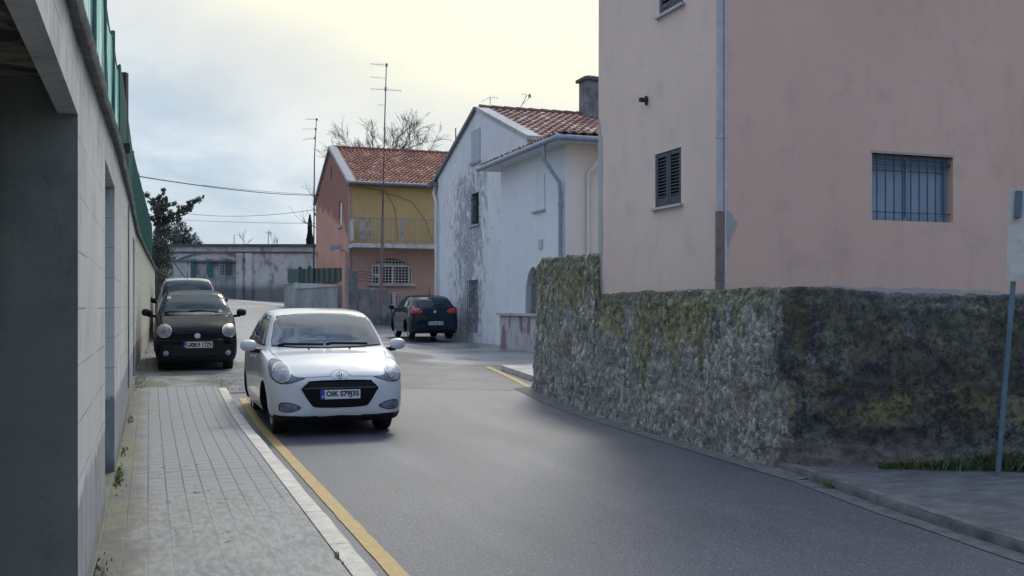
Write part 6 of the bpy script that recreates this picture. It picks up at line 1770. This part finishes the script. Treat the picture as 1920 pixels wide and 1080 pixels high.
for sd in (1, -1):
    poly = hl if sd > 0 else sym(hl)
    h = c1.patch('F', [(sd * .6 + (a - sd * .6) * 1.05, .76 + (b - .76) * 1.05) for a, b in poly], .002, "headlight", TRIM, cell=.05)
    c1.patch('F', poly, .006, "lamp_housing", LAMPH, h, cell=.03, bulge=.004)
    ci = [(sd * .645 + .088 * math.cos(t), .742 + .098 * math.sin(t)) for t in [2 * math.pi * k / 26 for k in range(26)]]
    c1.patch('F', [(sd * .645 + (a - sd * .645) * 1.06, .742 + (b - .742) * 1.06) for a, b in ci], .019, "lamp_ring", CHROME, h, cell=.04)
    c1.patch('F', ci, .021, "lamp_reflector", LAMPR, h, cell=.03, bulge=.004)
    fp_ = smooth_closed([(.46, .352), (.53, .395), (.64, .410), (.675, .385), (.665, .325), (.56, .312)], 5)
    fp_ = fp_ if sd > 0 else sym(fp_)
    fo_ = c1.patch('F', [(sd * .57 + (a - sd * .57) * 1.12, .36 + (b - .36) * 1.18) for a, b in fp_], .002, "fog_lamp", TRIM, cell=.04)
    c1.patch('F', fp_, .007, "fog_lens", LAMPH, fo_, cell=.03, bulge=.002)
    c1.mirror(1.12, 1.03, sd, WP, .80)
c1.patch('F', [(.040 * math.cos(t), .715 + .040 * math.sin(t)) for t in [2 * math.pi * k / 20 for k in range(20)]], .008, "emblem", plain("emblem_dark", (.05, .08, .11), .25, .5), skirt=.012)
mb = MB(); c1.strip(mb, 'F', [(.033 * math.cos(t), .715 + .033 * math.sin(t)) for t in [2 * math.pi * k / 18 for k in range(19)]], .008, .011, .02); c1.strip(mb, 'F', [(-.004, .73), (.014, .725), (.016, .71), (-.006, .705), (-.006, .735)], .008, .011, .01)
mb.build("emblem_ring", CHROME, c1.root, local=True)
shield = [(.42, .693), (.125, .702), (.105, .722), (.075, .752), (.03, .768), (-.03, .768), (-.075, .752), (-.105, .722), (-.125, .702), (-.42, .693)]
c1.seams([('F', shield), ('F', [(.11, .708), (.07, .675), (.03, .662), (-.03, .662), (-.07, .675), (-.11, .708)]), ('F', [(.60, .845), (.655, .90), (.69, .955), (.70, .99)]), ('F', [(-.60, .845), (-.655, .90), (-.69, .955), (-.70, .99)])])
lip = [(-.70, .175), (.70, .175), (.735, .235), (.735, .275), (.69, .268), (.50, .262), (.36, .250), (0, .246), (-.36, .250), (-.50, .262), (-.69, .268), (-.735, .275), (-.735, .235)]
c1.patch('F', lip, .004, "bumper_lip", TRIM, cell=.05, skirt=0)
for sd in ('L', 'R'):
    c1.seams([(sd, [(1.06, .98), (1.03, .80), (1.02, .45), (1.10, .30), (2.0, .28), (2.06, .45), (2.07, 1.0)]), (sd, [(2.07, .30), (2.62, .30), (2.60, .55), (2.85, .85), (2.95, 1.02)])])
    w1 = [(1.10, 1.045), (2.02, 1.055), (2.00, 1.365), (1.52, 1.345), (1.32, 1.26)]
    w2 = [(2.10, 1.055), (2.62, 1.07), (2.58, 1.36), (2.08, 1.37)]
    w3 = [(2.68, 1.075), (3.05, 1.11), (2.98, 1.26), (2.64, 1.355)]
    c1.patch(sd, [(1.02, 1.02), (3.12, 1.06), (3.05, 1.29), (2.62, 1.395), (2.0, 1.405), (1.50, 1.375)], .001, "window_trim", TRIM, cell=.08)
    for w_ in (w1, w2, w3): c1.patch(sd, w_, .004, "side_window", GLASSD, cell=.08)
    mb = MB(); x_ = 1.86; p, n = c1.hit(sd, x_, .86); mb.bar(p + n * .02 + Vector((-.08, 0, 0)), p + n * .02 + Vector((.08, 0, .004)), .022, .026); mb.build("door_handle", WP, c1.root, local=True)
c1.patch('B', [(-.50, 1.08), (.50, 1.08), (.44, 1.32), (-.44, 1.32)], .004, "rear_window", GLASSD)
for sd in (1, -1): c1.patch('B', [(sd * .52, .75), (sd * .66, .75), (sd * .66, .98), (sd * .56, 1.0)] if sd > 0 else [(-.56, 1.0), (-.66, .98), (-.66, .75), (-.52, .75)], .006, "tail_light", REDL)
c1.wiper([(.60, 1.025), (.52, 1.045), (.05, 1.035)]); c1.wiper([(.02, 1.035), (-.06, 1.05), (-.50, 1.04)])
c1.plate('F', .0, .497, "OIK S79J35", .455, .105, off=.018)
mb = MB()
for y in (.24, -.26):
    p, n = c1.hit('F', y, .985); mb.ball(p + n * .006, (.012, .012, .009), 8, 6)
mb.build("washer_jet", TRIM, c1.root, local=True, smooth=True)
p, n = c1.hit('F', 0, 1.37); mb = MB(); mb.box(p.x + .02, p.x + .03, -.11, .11, 1.335, 1.395)
p, n = c1.hit('F', .2, 1.22); q = [c1.hit('F', a, b) for a, b in ((.32, 1.16), (.02, 1.165), (.02, 1.25), (.32, 1.245))]

# ---- black city car behind, nose towards the camera
BP = mat_paint("black_car_paint", (0.004, 0.005, 0.008), rough=0.5, coat=0.32, dust=0.02, spec=.0)
sx = .925
c2 = Car("hatchback_car", "small black city car with round headlights and raised hood, parked close to the block wall",
         car_sections(lambda x: x * .96 + (.06 if x > .3 else 0), lambda y, x, z: y * (.89 + .02 * (z < .6)), lambda z, x: (z * (1.0 + .065 * sstep(.0, .5, x) * (1 - sstep(.9, 1.3, x)) + .02) if z > .6 else z) + (.045 * sstep(0, .1, .25 - x) if z > .55 else 0)), BP,
         place(.82, 19.15), facing(1), (.66, 2.92), .285, .165, .575, plastic=.30)
ws2 = [(a * .945, b * 1.022 + .012) for a, b in ws]
c2.patch('F', [(a * 1.02, b + (.014 if b > 1.2 else -.016)) for a, b in ws2], .002, "windscreen_seal", TRIM, cell=.06)
GLASS2 = mat_glass("tinted_windscreen", (0.018, 0.040, 0.050), 1.36)
wsc = c2.patch('F', ws2, .006, "windscreen", GLASS2, cell=.05)
c2.patch('F', [(.50, 1.325), (.42, 1.335), (.43, 1.375), (.49, 1.370)][::-1], .009, "screen_sticker", plain("sticker", (.5, .52, .54), .5), wsc)
c2.patch('F', [(-.42, 1.075), (-.50, 1.075), (-.48, 1.12), (-.43, 1.125)][::-1], .009, "screen_sticker", plain("sticker_teal", (.16, .25, .27), .5), wsc)
for sd in (1, -1):
    ci = [(sd * .565 + .118 * math.cos(t), .745 + .112 * math.sin(t)) for t in [2 * math.pi * k / 28 for k in range(28)]]
    h = c2.patch('F', [(sd * .565 + (a - sd * .565) * 1.08, .745 + (b - .745) * 1.08) for a, b in ci], .004, "headlight", CHROME, cell=.04, bulge=.0)
    c2.patch('F', ci, .010, "lamp_lens", LAMPY, h, cell=.03, bulge=.006)
    cb = [(sd * .565 + .040 * math.cos(t), .735 + .040 * math.sin(t)) for t in [2 * math.pi * k / 18 for k in range(18)]]
    c2.patch('F', cb, .018, "bulb_shield", LAMPH, h, cell=.03, skirt=.004)
    cf = [(sd * .535 + .047 * math.cos(t), .345 + .047 * math.sin(t)) for t in [2 * math.pi * k / 20 for k in range(20)]]
    fo_ = c2.patch('F', [(sd * .535 + (a - sd * .535) * 1.25, .345 + (b - .345) * 1.25) for a, b in cf], .003, "fog_lamp", TRIM, cell=.04)
    c2.patch('F', cf, .010, "fog_lens", LAMPR, fo_, cell=.03, bulge=.02)
    c2.mirror(1.14, 1.075, sd, TRIM, .745, w=.185, h=.145, out=.12)
g2 = c2.patch('F', [(-.40, .70), (.40, .70), (.42, .665), (.34, .60), (-.34, .60), (-.42, .665)], .004, "grille", plain("grille_black_small", (.004, .004, .005), .6, spec=.15), cell=.05)
mb = MB()
for z in (.685, .655, .625): c2.strip(mb, 'F', [(-.39, z), (.39, z)], .010, .012)
mb.build("grille_bar", TRIM, g2, local=True)
c2.patch('F', smooth_closed([(.0, .705), (.05, .68), (.045, .63), (0, .612), (-.045, .63), (-.05, .68)], 3), .018, "emblem", CHROME, skirt=.02)
c2.patch('F', [(-.66, .585), (.66, .585), (.66, .575), (-.66, .575)], .003, "bumper_crease", SEAM, skirt=0)
c2.patch('F', [(-.62, .50), (.62, .50), (.66, .30), (-.66, .30)], .0015, "lower_bumper", TRIM, skirt=0)
c2.seams([('F', [(.46, .79), (.2, .765), (-.2, .765), (-.46, .79)]), ('F', [(.62, .86), (.64, .95), (.645, 1.03)]), ('F', [(-.62, .86), (-.64, .95), (-.645, 1.03)])])
for sd in ('L', 'R'):
    c2.patch(sd, [(1.10, 1.075), (2.0, 1.08), (2.0, 1.385), (1.58, 1.375), (1.38, 1.30)], .003, "side_window", GLASSD, cell=.08); c2.patch(sd, [(2.06, 1.08), (2.95, 1.10), (2.82, 1.34), (2.06, 1.39)], .003, "side_window", GLASSD, cell=.08)
c2.wiper([(.55, 1.065), (.45, 1.08), (.02, 1.072)]); c2.wiper([(.12, 1.085), (-.10, 1.10), (-.42, 1.07)])
c2.plate('F', -.015, .495, "UI08.9 17Z9", .50, .112, off=.014)
mb = MB(); p, n = c2.hit('T', 1.8, 0); mb.tube([p, p + Vector((-.12, 0, .10))], .01, 5); 
c2b = [(-.45, 1.15), (.45, 1.15), (.40, 1.36), (-.40, 1.36)]; c2.patch('B', c2b, .004, "rear_window", GLASSD)

# ---- third car behind it
SP = mat_paint("silver_blue_car_paint", (0.20, 0.235, 0.28), rough=0.35, coat=0.3, dust=.08)
c3 = Car("hatchback_car", "pale grey blue car mostly hidden behind the black one, with a roof aerial", car_sections(lambda x: x * 1.05, lambda y, x, z: y * .98, lambda z, x: z * (1.02 if z < .9 else 1.02 + .10 * sstep(.9, 1.3, z))), SP,
         place(.98, 27.2), facing(1), (.70, 3.15), .29, .17, .60)
ws3 = [(a * .98, b * (1.02 + .10 * sstep(.9, 1.3, b))) for a, b in ws]
c3.patch('F', [(a * 1.02, b + (.014 if b > 1.2 else -.016)) for a, b in ws3], .002, "windscreen_seal", TRIM, cell=.06); c3.patch('F', ws3, .006, "windscreen", GLASS2, cell=.05)
for sd in (1, -1):
    c3.patch('F', smooth_closed([(sd * .45, .70), (sd * .56, .84), (sd * .70, .86), (sd * .74, .74), (sd * .62, .67)], 4), .006, "headlight", LAMPH, bulge=.01); c3.mirror(1.16, 1.05, sd, TRIM, .79)
for sd in ('L', 'R'): c3.patch(sd, [(1.16, 1.07), (2.1, 1.08), (2.1, 1.39), (1.64, 1.38), (1.44, 1.31)], .003, "side_window", GLASSD, cell=.08); c3.patch(sd, [(2.18, 1.08), (3.1, 1.10), (2.95, 1.33), (2.18, 1.39)], .003, "side_window", GLASSD, cell=.08)
c3.patch('F', [(-.4, .64), (.4, .64), (.36, .52), (-.36, .52)], .006, "grille", TRIM)
p, n = c3.hit('T', 1.82, 0); mb = MB(); mb.tube([p - Vector((0, 0, .01)), p + Vector((.10, 0, .16))], [.014, .007], 6); mb.build("roof_aerial", TRIM, c3.root, local=True)

# ---- dark blue hatchback by the white house, tail towards the camera
HP = mat_paint("midnight_car_paint", (0.007, 0.018, 0.034), rough=0.5, coat=0.6, dust=.03, spec=.0)
c4 = Car("hatchback_car", "dark blue hatchback seen from behind with red tail lights, beside the stained white house",
         car_sections(lambda x: x * 1.07, lambda y, x, z: y * (1.02 if z < 1.0 else 1.0), lambda z, x: z * (.965 if z > 1.0 else .985) + (.05 * sstep(3.0, 3.5, x) if .7 < z < 1.06 else 0) ), HP,
         place(8.80, 32.05 + 3.12), facing(-1) - R(3), (.72, 3.12), .305, .185, .625, plastic=.26)
rw = smooth_closed([(-.575, 1.055), (0, 1.03), (.575, 1.055), (.50, 1.27), (.42, 1.318), (0, 1.335), (-.42, 1.318), (-.50, 1.27)], 4)
c4.patch('B', [(a * 1.03, 1.18 + (b - 1.18) * 1.05) for a, b in rw], .002, "window_seal", TRIM); c4.patch('B', rw, .006, "rear_window", GLASS2, cell=.05)
for sd in (1, -1):
    tl = smooth_closed([(.735, .985), (.60, 1.0), (.43, .955), (.395, .905), (.43, .86), (.60, .835), (.74, .85)], 4); tl = tl if sd > 0 else sym(tl)
    t4 = c4.patch('B', tl, .010, "tail_light", REDL, cell=.04, bulge=.012)
    mb = MB(); c4.strip(mb, 'B', [(sd * .585, .84), (sd * .585, .995)], .010, .030); mb.build("lamp_divide", plain("lamp_divide", (.12, .01, .015), .4), t4, local=True)
    c4.mirror(1.22, 1.04, sd, TRIM, .81)
c4.patch('B', [(.042 * math.cos(t), .885 + .042 * math.sin(t)) for t in [2 * math.pi * k / 20 for k in range(20)]], .012, "emblem", CHROME, skirt=.015)
c4.plate('B', .02, .52, "N1K.AE N3", .50, .112)
c4.patch('B', [(-.60, .36), (.60, .36), (.58, .27), (-.58, .27)], .002, "lower_bumper", TRIM, skirt=0)
c4.seams([('B', [(-.62, .70), (-.3, .685), (.3, .685), (.62, .70)]), ('B', [(-.62, .70), (-.60, .84)]), ('B', [(.62, .70), (.60, .84)])])
for sd in ('L', 'R'):
    c4.patch(sd, [(1.10, 1.015), (2.92, 1.04), (3.22, 1.09), (3.0, 1.25), (2.6, 1.345), (2.0, 1.36), (1.58, 1.335)], .001, "window_trim", TRIM, cell=.08)
    c4.patch(sd, [(1.22, 1.03), (2.12, 1.045), (2.10, 1.325), (1.62, 1.315), (1.42, 1.24)], .004, "side_window", GLASSD, cell=.08); c4.patch(sd, [(2.20, 1.045), (2.90, 1.06), (2.80, 1.28), (2.60, 1.315), (2.20, 1.33)], .004, "side_window", GLASSD, cell=.08)
    c4.seams([(sd, [(1.1, 1.0), (1.08, .45), (1.2, .28), (2.1, .28), (2.16, .5), (2.16, 1.02)]), (sd, [(2.16, .30), (2.75, .30), (2.75, .6), (2.98, .9), (3.0, 1.04)])])
    mb = MB(); c4.strip(mb, sd, [(1.3, .80), (2.0, .83), (3.0, .88)], .012, .004); mb.build("side_crease", HP, c4.body, local=True)
    for x_ in (1.95, 2.85):
        p, n = c4.hit(sd, x_, .88); mb = MB(); mb.bar(p + n * .02 + Vector((-.08, 0, 0)), p + n * .02 + Vector((.08, 0, .004)), .022, .026); mb.build("door_handle", HP, c4.root, local=True)
c4.patch('F', [(a * 1.0, b * .965) for a, b in ws], .005, "windscreen", GLASSD, cell=.06)
p, n = c4.hit('T', 2.95, 0); mb = MB(); mb.tube([p - Vector((0, 0, .01)), p + Vector((.12, 0, .26))], [.012, .005], 6); mb.build("roof_aerial", TRIM, c4.root, local=True)
mb = MB(); q = []
for t in frange(0, 1, .2):
    p, n = c4.hit('B', -.02 + .34 * t, 1.075 + .03 * math.sin(t * 3)); q.append(p + n * .02)
mb.tube(q, .010, 5); mb.build("rear_wiper", TRIM, c4.root, local=True)
